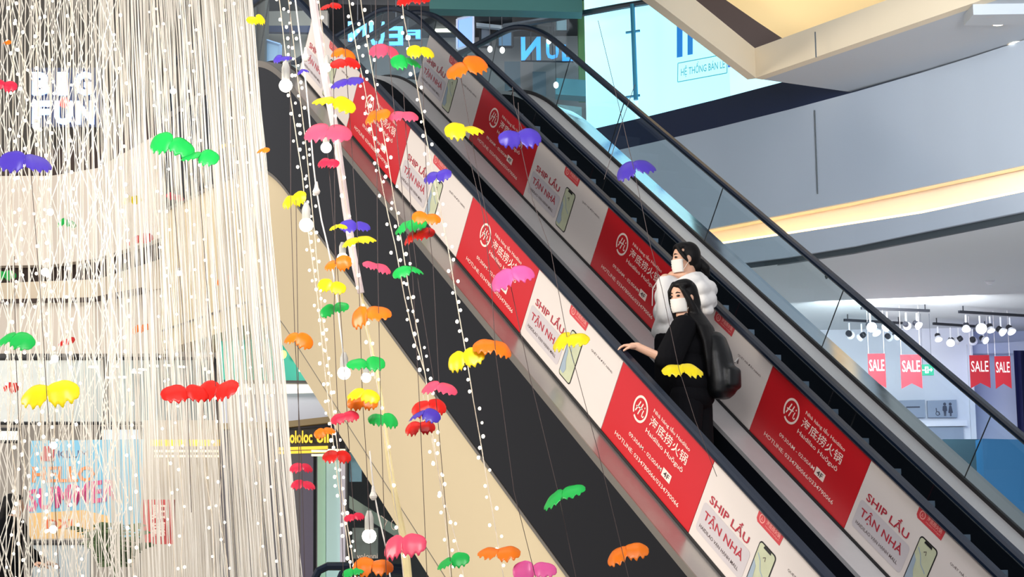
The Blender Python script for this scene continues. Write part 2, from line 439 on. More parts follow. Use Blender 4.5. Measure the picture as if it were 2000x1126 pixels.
def step_proto():
    mb = MB(); h = PITCHX * TA
    mb.box((-PITCHX, -0.40, -0.03), (PITCHX, 0, 0), (0, .80, 0), (0, 0, .03))
    pts = [(0, -0.03), (-0.012, -0.09), (-0.03, -0.16), (-0.045, -h - 0.02)]
    vs = []
    for x, z in pts:
        for yy in (-.40, .40): vs += [Vector((x, yy, z)), Vector((x - .02, yy, z))]
    fs = []
    for i in range(3):
        q = 4 * i; r = q + 4
        fs += [[q, r, r + 2, q + 2], [q + 1, q + 3, r + 3, r + 1], [q, q + 1, r + 1, r], [q + 2, r + 2, r + 3, q + 3]]
    mb.add(vs, fs)
    for i in range(10):
        yy = -.39 + i * .08
        mb.box((-PITCHX, yy, 0), (PITCHX, 0, 0), (0, .06, 0), (0, 0, .004))
    return mb.build('step', stepm)
STEP0 = step_proto()
STEPX = [3.60 + PITCHX * k for k in range(-17, 12)]
def steps(esc, ymid, first, nose=NOSE):
    for k, x in enumerate(STEPX):
        o = STEP0 if (first and k == 0) else STEP0.copy()
        if o is not STEP0: COL.objects.link(o)
        o.parent = esc
        o.matrix_local = WM[esc.name].inverted() @ Matrix.Translation((x, ymid, zb(x) + nose / CA))
def strip_part(esc, name, sec, mat, a=XT, b=XB):
    mb = MB(); sweep(mb, sec, a, b); return mb.build(name, mat, esc)

escA = thing('escalator', 'near escalator with red and white printed side panels, two riders standing on it', 'escalator', pp(3.0, 0.6, -1.0))
for y in (0.0, 1.24): handrail(escA, y)
for s0, k in ((-WR - WW, 'w'), (-WR, 'r'), (0, 'w'), (WW, 'r'), (WW + WR, 'w'), (2 * WW + WR, 'r'), (2 * WW + 2 * WR, 'w'), (3 * WW + 2 * WR, 'r')): place_panel(k, s0, 0.0, escA)
for s0, k in ((-WR - WW, 'w'), (-WR, 'r'), (0, 'w'), (WW, 'r'), (WW + WR, 'w'), (2 * WW + WR, 'r'), (2 * WW + 2 * WR, 'w'), (3 * WW + 2 * WR, 'r')): place_panel(k, s0 - 0.03, 1.24, escA)
for y in (0.0, 1.24): seam_glass(escA, y, [-3.9], XT / CA + 0.6, -WR - WW - 0.035)
strip_part(escA, 'outer_deck', rect(-.185, -.012, -.035, 0.0), steel)
strip_part(escA, 'edge_trim', rect(-.195, -.185, -.05, 0.002), trimm)
for y in (0.0, 1.24): strip_part(escA, 'gasket', rect(y - .012, y + .012, -.03, .02), gask)
strip_part(escA, 'inner_deck', rect(.012, .21, -.03, 0.0), deckm)
strip_part(escA, 'inner_deck', rect(1.03, 1.228, -.03, 0.0), deckm)
strip_part(escA, 'skirt', rect(.195, .21, -.62, -.03), darkm)
strip_part(escA, 'skirt', rect(1.03, 1.045, -.62, -.03), darkm)
strip_part(escA, 'outer_cladding', rect(-.185, -.15, -.86, -.05), cladm)
strip_part(escA, 'edge_trim', rect(-.19, -.14, -.885, -.86), trimm)
strip_part(escA, 'lower_cladding', rect(-.17, -.12, -1.935, -.885), beige)
strip_part(escA, 'edge_trim', rect(-.165, -.12, -1.95, -1.935), trimm)
strip_part(escA, 'lower_cladding', rect(-.15, -.12, -2.10, -1.95), beige)
strip_part(escA, 'soffit', rect(-.15, 1.38, -2.12, -2.10), beige)
steps(escA, 0.6225, True)
escB = thing('escalator', 'far escalator with clear glass sides, empty, behind the printed one', 'escalator', pp(3.0, 2.15, -1.0))
for y in (1.55, 2.75): handrail(escB, y)
seam_glass(escB, 1.55, [-3.17, -1.26, .66, 2.57, 4.47, 6.38], XT / CA + .6, XB / CA)
seam_glass(escB, 2.75, [-4.3, -2.44, -1.26, .65, 2.57, 4.48, 6.39], XT / CA + .6, XB / CA)
for y in (1.55, 2.75): strip_part(escB, 'gasket', rect(y - .014, y + .014, -.03, .03), gask)
strip_part(escB, 'outer_deck', rect(1.252, 1.536, -.03, 0.0), deckm)
strip_part(escB, 'inner_deck', rect(1.564, 1.76, -.03, 0.0), deckm)
strip_part(escB, 'inner_deck', rect(2.54, 2.736, -.03, 0.0), deckm)
strip_part(escB, 'skirt', rect(1.745, 1.76, -.62, -.03), darkm)
strip_part(escB, 'skirt', rect(2.54, 2.555, -.62, -.03), darkm)
strip_part(escB, 'outer_deck', [(2.764, -.03), (3.14, -.115), (3.14, -.085), (2.764, 0.0)], brightdeck)
strip_part(escB, 'outer_cladding', rect(3.115, 3.14, -1.0, -.116), cladm)
strip_part(escB, 'truss_tray', rect(1.39, 3.115, -1.02, -1.0), darkm)
strip_part(escA, 'truss_tray', rect(-.12, 1.38, -1.02, -1.0), darkm)
steps(escB, 2.15, False, -0.155)
# ------------------------------------------------------------------ right-hand side of the hall
greyf = pm('fascia_grey', (172, 182, 196), 0.6, noise=0.02, nscale=1.5)
soff = pm('soffit_grey', (172, 178, 186), 0.65, noise=0.02, nscale=1.5)
navy = pm('navy_band', (16, 30, 62), 0.35)
cream = pm('cream_paint', (214, 200, 176), 0.6, noise=0.02, nscale=2)
covem = pm('cove_paint', (250, 238, 222), 0.6)
darkgap = pm('shadow_gap', (62, 70, 76), 0.6)
shopw = pm('shop_wall', (222, 226, 238), 0.55, noise=0.02, nscale=2)
shopb = pm('shop_recess', (190, 200, 230), 0.55)
warmled = pm('warm_led', (255, 214, 140), 0.5, emit=(255, 206, 134), es=5.5)
warmc = pm('warm_ceiling', (255, 222, 160), 0.6)
brown = pm('dark_brown', (58, 40, 34), 0.5)
def fd(px): return 22.6 - (px - 1150) * (5.0 / 850)
Z0 = at(1475, 153, 19.0).z
FX = [1040, 1150, 1270, 1400, 1540, 1670, 1800, 1900, 2000, 2090, 2260, 2460]
def interp(tab, x):
    for (x0, y0), (x1, y1) in zip(tab[:-1], tab[1:]):
        if x <= x1: return y0 + (y1 - y0) * (x - x0) / (x1 - x0)
    (x0, y0), (x1, y1) = tab[-2:]
    return y0 + (y1 - y0) * (x - x0) / (x1 - x0)
def yz(px, d, z):
    """row of the photograph at which height z shows on the wall at distance d."""
    a, b = at(px, 0, d), at(px, 1000, d)
    return 1000 * (z - a.z) / (b.z - a.z)
cov_t = [(1150, 492), (1400, 443), (1700, 385), (2000, 320), (2090, 299)]
cov_b = [(1150, 522), (1390, 479), (1550, 455), (1800, 416), (2000, 374), (2090, 354)]
low_b = [(1150, 552), (1480, 509), (1604, 494), (1760, 461), (2000, 412), (2090, 393)]
gap_b = [(1150, 562), (1480, 518), (1604, 504), (1760, 474), (2000, 426), (2090, 407)]
strip('trim_1', [(x, yz(x, fd(x), Z0) - 1, interp(cov_t, x), fd(x)) for x in FX], 0.12, greyf, kind='s')
strip('trim_2', [(x, interp(cov_t, x) - 3, interp(cov_b, x) + 6, fd(x) + 0.30) for x in FX], 0.05, covem, kind='s')
strip('trim_3', [(x, interp(cov_b, x), interp(low_b, x), fd(x)) for x in FX], 0.12, greyf, kind='s')
strip('trim_4', [(x, interp(low_b, x) - 1, interp(gap_b, x) + 2, fd(x) + 0.08) for x in FX], 0.1, darkgap, kind='s')
def strip_between(name, tab, off0, off1, mat, dy=0):
    """level shelf along the fascia, between two set-backs."""
    mb = MB(); vs = []
    for x in FX:
        p = at(x, interp(tab, x) + dy, fd(x) + off0); q = p + FH * (off1 - off0)
        vs += [p, q, p + Vector((0, 0, -.02)), q + Vector((0, 0, -.02))]
    fs = []
    for i in range(len(FX) - 1):
        a = 4 * i; b = a + 4
        fs += [[a, a + 1, b + 1, b], [a + 2, b + 2, b + 3, a + 3], [a, b, b + 2, a + 2], [a + 1, a + 3, b + 3, b + 1]]
    mb.add(vs, fs); return mb.build(name, mat)
struct(strip_between('trim_5', cov_t, 0.10, 0.32, covem))
struct(strip_between('trim_6', cov_b, 0.10, 0.32, covem, 0.5))
mb = MB(); mb.tube([at(x, interp(cov_b, x) - 1, fd(x) + 0.17) for x in FX], 0.018, 6)
tag(mb.build('cove_light_strip', warmled), 'long warm light strip lying in the cove of the curved grey fascia', 'light strip')
# slab edge, navy band and soffit
strip('trim_7', [(x, yz(x, fd(x) + .1, Z0 + .36), yz(x, fd(x) + .1, Z0 - .02), fd(x) + 0.06) for x in FX if x <= 1800], 0.2, navy, kind='s')
Ccor = atz(1475, 153, Z0)
zt = at(1485, 95, 19.0).z
pl = atz(1275, 0, Z0); dl = (pl - Ccor).normalized(); PL = Ccor + dl * 8.0
pr_ = atz(1895, 9, Z0); dr = (pr_ - Ccor).normalized(); PR = Ccor + dr * 6.0
far_poly = [Ccor, atz(1670, 181, Z0)] + [at(x, yz(x, fd(x) + .3, Z0), fd(x) + .3) for x in FX if x > 1700] + [PR]
far_poly = [Vector((p.x, p.y, Z0)) for p in far_poly]
mb = MB(); mb.prism(far_poly, (0, 0, 0.15)); struct(mb.build('ceiling_soffit', soff))
def beam(name, a, b, out, z0, z1, mat):
    mb = MB(); mb.box(Vector((a.x, a.y, z0 - .002)) - out.normalized() * .015, b - a, out, Vector((0, 0, z1 - z0))); return struct(mb.build(name, mat))
outl = Vector((0, 0, 1)).cross(dl); outl = outl if outl.dot(FH) > 0 else -outl
outr = Vector((0, 0, 1)).cross(dr); outr = outr if outr.dot(FH) > 0 else -outr
beam('trim_8', Ccor, PL, outl * 0.10, Z0, zt, cream)
beam('trim_9', Ccor, PR, outr * 0.12, Z0 + .001, zt, cream)
# seam grooves on the fascia
mb = MB()
for px in (1590,):
    y0 = yz(px, fd(px), Z0); mb.box(at(px, 215, fd(px) - .03), RH * .012, FH * .01, Vector((0, 0, -(at(px, 215, fd(px)).z - at(px, 378, fd(px)).z))))
mb.box(at(1591, 62, 17.9) + Vector((0, 0, 0)), RH * .012, FH * .01, Vector((0, 0, -.26)))
struct(mb.build('trim_10', darkgap))
# recess above the corner: dark glazed strip and the warm-lit ceiling behind it
strip('trim_11', [(1270, -200, -35, 19.7), (1352, -40, 25, 19.7), (1412, -4, 72, 19.7), (1480, 43, 122, 19.7), (1533, 78, 105, 19.7)], 0.06, brown, kind='s')
strip('wall_upper', [(1360, -260, 32, 20.1), (1480, -260, 120, 20.1), (1560, -260, 96, 20.1), (1960, -260, -35, 20.1)], 0.06, warmc, kind='s')
l = area_light('upper_floor_light', at(1560, -420, 18.6), at(1560, 30, 20.1), 2.5, 16, (1.0, 0.76, 0.42)); 
# big backlit wall sign behind the glass rail
cyan = pm('backlit_panel', (190, 240, 250), 0.3, emit=(196, 244, 255), es=1.15)
bluep = pm('sign_blue', (36, 120, 196), 0.4, emit=(40, 130, 205), es=0.6)
tealp = pm('sign_teal', (90, 180, 190), 0.4, emit=(96, 190, 200), es=0.6)
blued = pm('sign_deep_blue', (30, 80, 190), 0.4, emit=(40, 100, 210), es=0.7)
def sd(px): return fd(px) + 0.9
sg = thing('wall_sign', 'large backlit pale cyan sign wall above the navy band, with blue lettering', 'sign', at(1300, 200, sd(1300)))
strip('panel', [(x, -120, yz(x, sd(x), Z0 + .02), sd(x)) for x in (1139, 1240, 1400, 1560)], 0.1, cyan, sg)
def sign_bar(x0, x1, y0, y1, mat, name):
    mb = MB(); d = sd((x0 + x1) / 2) - .03
    a, b, c, e = at(x0, y1, d), at(x1, y1 - (x1 - x0) * .18, d), at(x1, y0, d), at(x0, y0, d)
    mb.prism([a, b, c, e], FH * .02); return mb.build(name, mat, sg)
sign_bar(1322, 1333, -40, 112, bluep, 'letter'); sign_bar(1343, 1353, -40, 107, bluep, 'letter')
d = sd(1375) - .04
p0, p1, pu = at(1330, 148, d), at(1416, 132, d - .45), at(1330, 130, d)
ex = (p1 - p0); ey = (pu - p0); ez = ex.cross(ey).normalized()
def plane_M(o, ex, ey):
    """unit frame: x along ex over its length, y upright."""
    X = ex.normalized(); Z = X.cross(ey).normalized(); Y = Z.cross(X)
    return Matrix(((X.x, Y.x, Z.x, o.x), (X.y, Y.y, Z.y, o.y), (X.z, Y.z, Z.z, o.z), (0, 0, 0, 1)))
Mx = plane_M(p0, ex, ey); L = ex.length; H = ey.length
mb = MB(); mb.geo(text_geo('HỆ THỐNG BÁN LẺ', 0, L, 0.0, H * .8, 0.01), Mx)
for a, b in (((-.05, -.07), (L + .03, -.07)), ((-.05, H + .05), (L + .03, H + .05)), ((-.05, -.07), (-.05, H + .05)), ((L + .03, -.07), (L + .03, H + .05))):
    mb.geo(stroke_geo([a, b], 0.012), Mx)
lt = mb.build('lettering', tealp, sg); lt['label'] = 'framed teal lettering HỆ THỐNG BÁN LẺ'
mb = MB(); mb.prism([at(1422, 131, d - .4), at(1444, 126, d - .45), at(1444, 96, d - .45), at(1422, 100, d - .4)], FH * .02)
mb.build('badge', blued, sg)
# glass rail along the slab edge
rl = thing('glass_railing', 'clear glass railing with round top rail and clamp posts in front of the backlit sign', 'railing', at(1200, 225, 22.0))
railm = pm('rail_steel', (96, 104, 112), 0.3, 0.7)
def rd(px): return fd(px) + .25
mb = MB(); mb.tube([at(x, y, rd(x)) for x, y in ((985, 52), (1030, 45), (1090, 35), (1160, 22), (1215, 12), (1290, 0), (1420, -28))], 0.042, 8); mb.build('top_rail', railm, rl)
gl2 = glass_mat('railing_glass', (0.90, 0.97, 0.99, 1), 0.06)
for a, b in ((1040, 1141), (1143, 1236), (1242, 1420)):
    n = 4
    strip('glass_panel', [(a + (b - a) * i / n, 44 - (a + (b - a) * i / n - 1030) * .175, yz(a + (b - a) * i / n, rd(a), Z0 + .36), rd(a + (b - a) * i / n)) for i in range(n + 1)], 0.014, gl2, rl)
for px, yy in ((1238, (8, 195)),):
    mb = MB(); mb.tube([at(px - 3, yy[0], rd(px) - .03), at(px + 4, yy[1], rd(px) - .03)], 0.03, 8)
    for y in (62, 188): mb.tube([at(px - 16, y + 2, rd(px) - .03), at(px + 12, y - 2, rd(px) - .03)], 0.016, 6)
    mb.build('clamp_post', pm('clamp_blue', (70, 150, 190), 0.3, 0.6), rl)
# downlight box at the top right corner and two recessed lights
mb = MB(); pz = atz(1905, 2, Z0 - .002)
whitelamp = pm('lamp_white', (255, 255, 255), 0.4, emit=(255, 252, 240), es=6.0)
dz = thing('ceiling_box', 'small grey box hanging under the soffit in the top right corner', 'ceiling box', pz)
mb = MB(); mb.box(atz(1900, 8, Z0), RH * .55, FH * .35, Vector((0, 0, -.10))); mb.build('housing', soff, dz)
mb = MB(); mb.box(atz(1926, 32, Z0 - .1), RH * .06, FH * .06, Vector((0, 0, .10))); mb.build('bracket', cream, dz)
for i, (x, y, w, lab) in enumerate(((1950, 48, 10, 'small round recessed ceiling light shining near the top right corner'), (1985, 86, 15, 'wider flat recessed ceiling light below the round one'))):
    dl_ = thing('downlight', lab, 'ceiling light', atz(x, y, Z0), 'recessed lights in the soffit')
    mb = MB(); c = atz(x, y, Z0 - .006); r = w / FPX * 17.5
    mb.lathe([(r, 0), (r, .006)], c, (0, 0, 1), 16); mb.build('lens', whitelamp, dl_)
    mb = MB(); mb.geo(ring_geo(0, 0, r, r * 1.25), Matrix.Translation(c)); mb.build('rim', cream, dl_)
# ceiling over the shop
ZC = at(1604, 502, fd(1604) + .1).z
fp = [at(x, yz(x, fd(x) + .1, ZC), fd(x) + .1) for x in FX]; fp = [Vector((p.x, p.y, ZC)) for p in fp]
bp_ = [Vector((p.x, p.y, ZC)) for p in (at(2500, 600, 33), at(1200, 600, 33))]
mb = MB(); mb.prism(fp + bp_, (0, 0, .2)); struct(mb.build('ceiling_shop', pm('shop_ceiling', (206, 210, 214), 0.7)))
BD = 27.0
strip('wall_back', [(1300, 560, 1300, BD), (1893, 560, 1300, BD)], 0.2, shopw, kind='s')
strip('wall_right', [(1893, 560, 1300, BD + .5), (2420, 560, 1300, BD + .5)], 0.2, shopb, kind='s')
strip('trim_12', [(1889, 672, 1000, BD - .05), (1899, 672, 1000, BD - .05)], 0.5, shopw, kind='s')
strip('trim_13', [(1899, 672, 690, BD + .2), (2100, 660, 688, BD + .2)], 0.2, shopb, kind='s')
area_light('shop_light', at(1750, 600, 23.5) , at(1760, 800, BD), 2.0, 170, (0.94, 0.97, 1.0))
area_light('shop_fill_up', at(1780, 1330, 23.5), at(1740, 560, 24.5), 3.0, 70, (0.95, 0.98, 1.0))  # fill added below the shop, aimed up to brighten its ceiling
bl_ = area_light('shop_blue_light', at(1990, 720, 25.5), at(1985, 830, BD + .5), 0.5, 4, (0.15, 0.25, 1.0))
mb = MB(); n = 14; vs = []
for i in range(n + 1):
    u = i / n; p = at(1980 + 90 * u, 684, 26.4 + .06 * math.sin(i * 2.4)); q = at(1990 + 80 * u, 870, 26.4 + .06 * math.sin(i * 2.4)); vs += [p, q, p + FH * .02, q + FH * .02]
mb.add(vs, [f for i in range(n) for f in ([4 * i, 4 * i + 4, 4 * i + 5, 4 * i + 1], [4 * i + 2, 4 * i + 3, 4 * i + 7, 4 * i + 6], [4 * i, 4 * i + 2, 4 * i + 6, 4 * i + 4], [4 * i + 1, 4 * i + 5, 4 * i + 7, 4 * i + 3])] + [[0, 1, 3, 2], [4 * n, 4 * n + 2, 4 * n + 3, 4 * n + 1]])
tag(mb.build('drape', pm('drape_navy', (22, 26, 70), 0.7)), 'dark navy drape at the right edge behind the sale banners', 'curtain')
# counter
ct = thing('counter', 'tall blue counter block at the lower right behind the escalator glass', 'counter', at(1960, 1000, 23))
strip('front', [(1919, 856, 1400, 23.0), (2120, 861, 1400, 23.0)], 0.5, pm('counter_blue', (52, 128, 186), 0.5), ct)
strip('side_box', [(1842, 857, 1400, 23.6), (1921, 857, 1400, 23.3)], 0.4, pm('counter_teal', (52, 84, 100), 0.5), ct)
# restroom sign panels
grs = pm('sign_grey', (148, 160, 182), 0.5); drk = pm('pictogram_dark', (58, 64, 84), 0.5)
for k, (x0, x1, lab) in enumerate(((1740, 1806, 'grey wall panel with a faint line of text left of the pictogram panel'), (1811, 1868, 'grey wall panel with dark restroom pictograms of a man and woman'))):
    ts_ = thing('restroom_sign', lab, 'sign', at((x0 + x1) / 2, 815, BD - .05), 'grey sign panels on the shop wall')
    strip('panel', [(x0, 782, 815, BD - .06), (x1, 780, 815, BD - .06)], 0.04, grs, ts_)
    if k == 0:
        M = plane_M(at(1768, 797, BD - .07), RH, Vector((0, 0, 1))); mb = MB(); mb.geo(text_geo('WC', 0, .05, 0, .04), M)
        mb = MB(); mb.box(at(1770, 796, BD - .065), RH * .2, FH * .004, Vector((0, 0, .02))); mb.build('text_line', drk, ts_)
    else:
        for px, w in ((1846, 0), (1857, 1)):
            M = plane_M(at(px, 812, BD - .068), RH, Vector((0, 0, 1))); mb = MB()
            mb.geo(ring_geo(0, .175, 0.0, .022, 0, 360, 14), M)
            if w == 0: mb.geo(poly_geo([(-.014, 0), (-.002, 0), (0, .07), (.002, 0), (.014, 0), (.02, .07), (.034, .08), (.03, .14), (.02, .15), (-.02, .15), (-.03, .14), (-.034, .08), (-.02, .07)]), M)
            else: mb.geo(poly_geo([(-.012, 0), (.012, 0), (.012, .04), (.034, .05), (.016, .15), (-.016, .15), (-.034, .05), (-.012, .04)]), M)
            mb.build('pictogram', drk, ts_)
        M = plane_M(at(1829, 811, BD - .068), RH, Vector((0, 0, 1))); mb = MB()
        mb.geo(ring_geo(0.02, .03, .022, .032, 0, 360, 14), M); mb.geo(stroke_geo([(0.0, .11), (.005, .06), (.035, .055), (.05, .01)], .014), M); mb.build('pictogram', drk, ts_)
wl = pm('shelf_white', (232, 234, 248), 0.5)
sh = thing('wall_shelf', 'white ledge with a grey panel below the restroom sign panels', 'shelf', at(1850, 840, BD - .1))
strip('ledge', [(1740, 822, 833, BD - .12), (1889, 820, 831, BD - .12)], .1, wl, sh)
strip('panel', [(1800, 833, 900, BD - .06), (1881, 833, 900, BD - .06)], .05, grs, sh)
# exit sign
ex_ = thing('exit_sign', 'green emergency exit sign with running figure and arrow beside a sale banner', 'exit sign', at(1812, 722, 25.2))
M = facing(1811, 722, 25.2)
mb = MB(); slab(mb, -.085, -.075, .085, .075, -.02, .02, M); mb.build('housing', pm('exit_green', (16, 140, 110), 0.4, emit=(10, 150, 110), es=0.7), ex_)
wte = pm('exit_white', (240, 255, 246), 0.4, emit=(235, 255, 245), es=1.0)
Mz = M @ Matrix.Translation((0, 0, .022)); mb = MB()
mb.geo(poly_geo([(-.035, -.045), (.012, -.045), (.012, .045), (-.035, .045)]), Mz)
mb.geo(poly_geo([(.022, -.01), (.045, -.01), (.045, -.03), (.07, 0), (.045, .03), (.045, .01), (.022, .01)]), Mz)
mb.geo(poly_geo([(-.072, .004), (-.042, .004), (-.042, -.01), (-.072, -.01)]), Mz); mb.build('symbol', wte, ex_)
Mz = M @ Matrix.Translation((0, 0, .024)); mb = MB(); mb.geo(ring_geo(-.008, .028, 0, .009, 0, 360, 10), Mz)
mb.geo(stroke_geo([(-.008, .018), (-.014, -.008), (-.004, -.022), (-.014, -.04)], .012), Mz); mb.geo(stroke_geo([(-.028, .0), (-.02, .012), (-.004, .008), (.004, -.004)], .008), Mz)
mb.build('running_figure', pm('exit_figure', (16, 140, 110), .4), ex_)
mb = MB(); [mb.tube([M @ Vector((x, .075, 0)), M @ Vector((x, 1.0, 0))], .004, 4) for x in (-.06, .06)]; mb.build('hanger', drk, ex_)
# sale banners
banr = pm('banner_red', (206, 44, 62), 0.5, trans=0.3); banw = pm('banner_white', (250, 240, 240), 0.5)
for k, (xc, yt, w, h, d, lab) in enumerate(((1711.5, 690, 34, 68, 24.6, 'red swallowtail SALE banner partly hidden by the escalator edge, leftmost of the four'), (1778.5, 692, 41, 67, 24.3, 'red swallowtail SALE banner next to the green exit sign'), (1912.5, 693, 39, 65, 25.6, 'red swallowtail SALE banner crossed at its foot by the black handrail'), (1957.5, 695, 31, 64, 25.0, 'narrow red swallowtail SALE banner nearest the navy drape'))):
    b_ = thing('sale_banner', lab, 'banner', at(xc, yt, d), 'sale banners under the shop ceiling')
    M = facing(xc, yt, d); s = d / FPX * 1.0; W, Hh = w * s / 2, h * s
    mb = MB(); mb.prism([M @ Vector(p) for p in ((-W, 0, 0), (W, 0, 0), (W, -Hh, 0), (0, -Hh * .84, 0), (-W, -Hh, 0))], FH * .006)
    mb.build('cloth', banr, b_)
    mb = MB(); mb.geo(text_geo('SALE', -W * .86, W * .86, -Hh * .50, Hh * .34, 0.006), M @ Matrix.Translation((0, 0, .004))); mb.build('lettering', banw, b_)
    mb = MB(); [mb.tube([M @ Vector((x, 0, 0)), Vector(((M @ Vector((x, 0, 0))).x, (M @ Vector((x, 0, 0))).y, ZC))], .003, 4) for x in (-W * .9, W * .9)]
    mb.build('hanging_string', banw, b_)
# track lights
trk = pm('track_black', (34, 36, 44), 0.4); headd = pm('spot_black', (30, 32, 42), 0.4); headw = pm('spot_white', (224, 226, 236), 0.4)
lens = pm('spot_lens', (255, 255, 255), 0.3, emit=(246, 250, 255), es=4.0)
def spotlight(parent, x, y, d, yaw, tilt, size, lit):
    p = at(x, y, d)
    dirv = (RH * math.sin(yaw) * math.cos(tilt) - FH * math.cos(yaw) * math.cos(tilt) + Vector((0, 0, -math.sin(tilt)))).normalized()
    mb = MB(); mb.lathe([(size * .5, -size * .9), (size * .62, -size * .7), (size * .62, 0)], p, dirv, 12)
    h = mb.build('spotlight', headd, parent)
    WM[h.name] = WM[parent.name].copy()
    mb = MB(); mb.lathe([(size * .66, 0), (size * .9, size * .5), (size * .9, size * .75)], p, dirv, 14); mb.build('shade', headw, h)
    mb = MB(); mb.lathe([(size * .78, size * .755), (size * .78, size * .775)], p, dirv, 14); mb.build('lens', lens if lit else headw, h)
    mb = MB(); top = Vector((p.x, p.y, ZC - .12)); mb.tube([p, top], .011, 5); mb.build('stem', headw, h)
def track(lab, x0, y0, x1, y1, heads):
    a = atz(x0, y0, ZC - .10); b = atz(x1, y1, ZC - .10)
    t = thing('track_light', lab, 'track light', (a + b) / 2, 'track lights under the shop ceiling')
    mb = MB(); ax = (b - a); nn = Vector((0, 0, 1)).cross(ax).normalized() * .035
    mb.box(a - nn / 2, ax, nn, Vector((0, 0, .035))); mb.build('track', trk, t)
    mb = MB(); pass
    for u in (.06, .94):
        mb = MB(); mb.tube([a + ax * u, Vector(((a + ax * u).x, (a + ax * u).y, ZC))], .008, 5); mb.build('mount', trk, t)
    for x, y, yaw, tilt, s, lit in heads:
        u = max(0.03, min(.97, (x - x0) / (x1 - x0))); q = a + ax * u; d = (q - CAM).dot(FH)
        spotlight(t, x, y, d, yaw, tilt, s, lit)
track('front left track light, its right end just past the black handrail', 1682, 604, 1815, 609, [(1700, 636, 0.2, .5, .075, True), (1733, 637, -.9, .5, .062, False), (1770, 634, 2.6, .3, .06, False), (1791, 633, .9, .7, .062, True)])
track('rear left track light with a large lit lamp below the ceiling', 1649, 627, 1762, 633, [(1659, 652, 2.7, .2, .07, False), (1683, 656, -2.4, .5, .065, False), (1709, 645, .5, .9, .075, True), (1735, 657, 2.6, .2, .065, False), (1750, 655, .3, .3, .065, True)])
track('front right track light running out of the frame at the right edge', 1873, 611, 2010, 619, [(1887, 638, -.2, 1.0, .065, True), (1914, 640, .1, .3, .085, True), (1934, 640, .3, 1.1, .065, True), (1955, 645, .9, .7, .07, True), (1973, 643, .5, .9, .07, True)])
track('rear right track light hanging just behind the front right one', 1823, 634, 1930, 641, [(1832, 658, .1, 1.0, .062, True), (1857, 666, -.3, .6, .07, True), (1872, 663, -2.2, .5, .065, False), (1900, 664, 2.8, .2, .07, False), (1921, 662, .6, .5, .065, True)])
for x, y, lab in ((1933, 548, 'white smoke detector on the shop ceiling at the right'), (1614, 537, 'small sprinkler head on the shop ceiling by the black handrail')):
    sdv = thing('smoke_detector' if x > 1700 else 'sprinkler', lab, 'detector' if x > 1700 else 'sprinkler', atz(x, y, ZC))
    r = .055 if x > 1700 else .02
    mb = MB(); mb.lathe([(r, 0), (r * .95, -.02), (r * .5, -.045)], atz(x, y, ZC), (0, 0, 1), 12); mb.build('body', headw if x > 1700 else darkgap, sdv)
    mb = MB(); mb.lathe([(r * 1.15, 0), (r * 1.15, -.006)], atz(x, y, ZC), (0, 0, 1), 12); mb.build('base', headw, sdv)
# ------------------------------------------------------------------ behind the top landing
wallg = pm('back_wall_grey', (150, 146, 148), 0.6, noise=0.08, nscale=1.2)
darkw = pm('dark_panel', (44, 44, 48), 0.5)
tealb = pm('teal_beam', (60, 116, 116), 0.5)
floorm = pm('landing_floor', (128, 176, 186), 0.25)
greenm = pm('green_panel', (110, 150, 90), 0.5)
bluel = pm('blue_letter', (70, 160, 240), 0.4, emit=(70, 165, 250), es=1.0)
palel = pm('pale_letter', (170, 200, 255), 0.4, emit=(176, 204, 255), es=1.1)
shopglow = pm('shop_glow', (250, 246, 230), 0.5, emit=(255, 246, 226), es=1.3)
bluebox = pm('blue_lightbox', (130, 165, 240), 0.4, emit=(120, 160, 245), es=0.8)
bluewin = pm('blue_window', (110, 150, 185), 0.3, emit=(110, 155, 195), es=0.25)
mb = MB()
lp = [(-9.5, -1.2), (-2.95, -1.2), (-2.95, 4.2), (-9.5, 4.2)]
strip('wall_landing', [(430, -200, 420, 27), (1180, -200, 420, 27)], 0.2, wallg, kind='s')
strip('trim_14', [(838, -60, 17, 22.6), (1000, -60, 20, 22.6), (1136, -60, 24, 22.6)], 0.3, tealb, kind='s')
strip('trim_15', [(660, -60, 8, 25.0), (846, -60, 12, 25.0)], 0.3, darkw, kind='s')
mb = MB(); fl = [atz(x, y, 1.70) for x, y in ((880, 260), (1185, 260))]
mb.prism([Vector((-3.05, 3.0, 1.74)), Vector((-3.05, 3.7, 1.74)), Vector((-12.5, 6.4, 1.74)), Vector((-12.5, 3.0, 1.74))], (0, 0, -.25)); struct(mb.build('floor_landing', floorm))
def board(name, label, cat, x0, y0, x1, y1, d, mat, frame=None, skew=0, group=None, t=0.06):
    """framed flat board standing square to the hall."""
    o = thing(name, label, cat, at((x0 + x1) / 2, y1, d), group)
    mb = MB(); a, b, c, e = at(x0, y1, d), at(x1, y1 + skew, d), at(x1, y0 + skew, d), at(x0, y0, d)
    mb.prism([a, b, c, e], FH * t); mb.build('panel', mat, o)
    if frame:
        mb = MB(); w = .02
        for p, q in ((a, b), (b, c), (c, e), (e, a)): mb.tube([p - FH * .01, q - FH * .01], w, 4)
        mb.build('frame', frame, o)
    return o
board('lit_shop', 'bright glowing shop opening above the handrails at the top landing', 'shop', 846, 22, 912, 66, 26.5, shopglow, darkw)
lb_ = board('light_box', 'slanted blue-white light box standing at the top landing', 'light box', 893, 38, 925, 96, 25.6, bluebox, pm('white_frame', (214, 222, 244), .4), skew=-8)
mb = MB(); q = at(909, 94, 25.62); mb.tube([q, Vector((q.x, q.y, 1.74))], .03, 6); mb.build('post', darkw, lb_)
strip('trim_16', [(930, 44, 51, 26.2), (1004, 52, 58, 26.2)], 0.1, pm('lintel_white', (196, 206, 214), .5), kind='s')
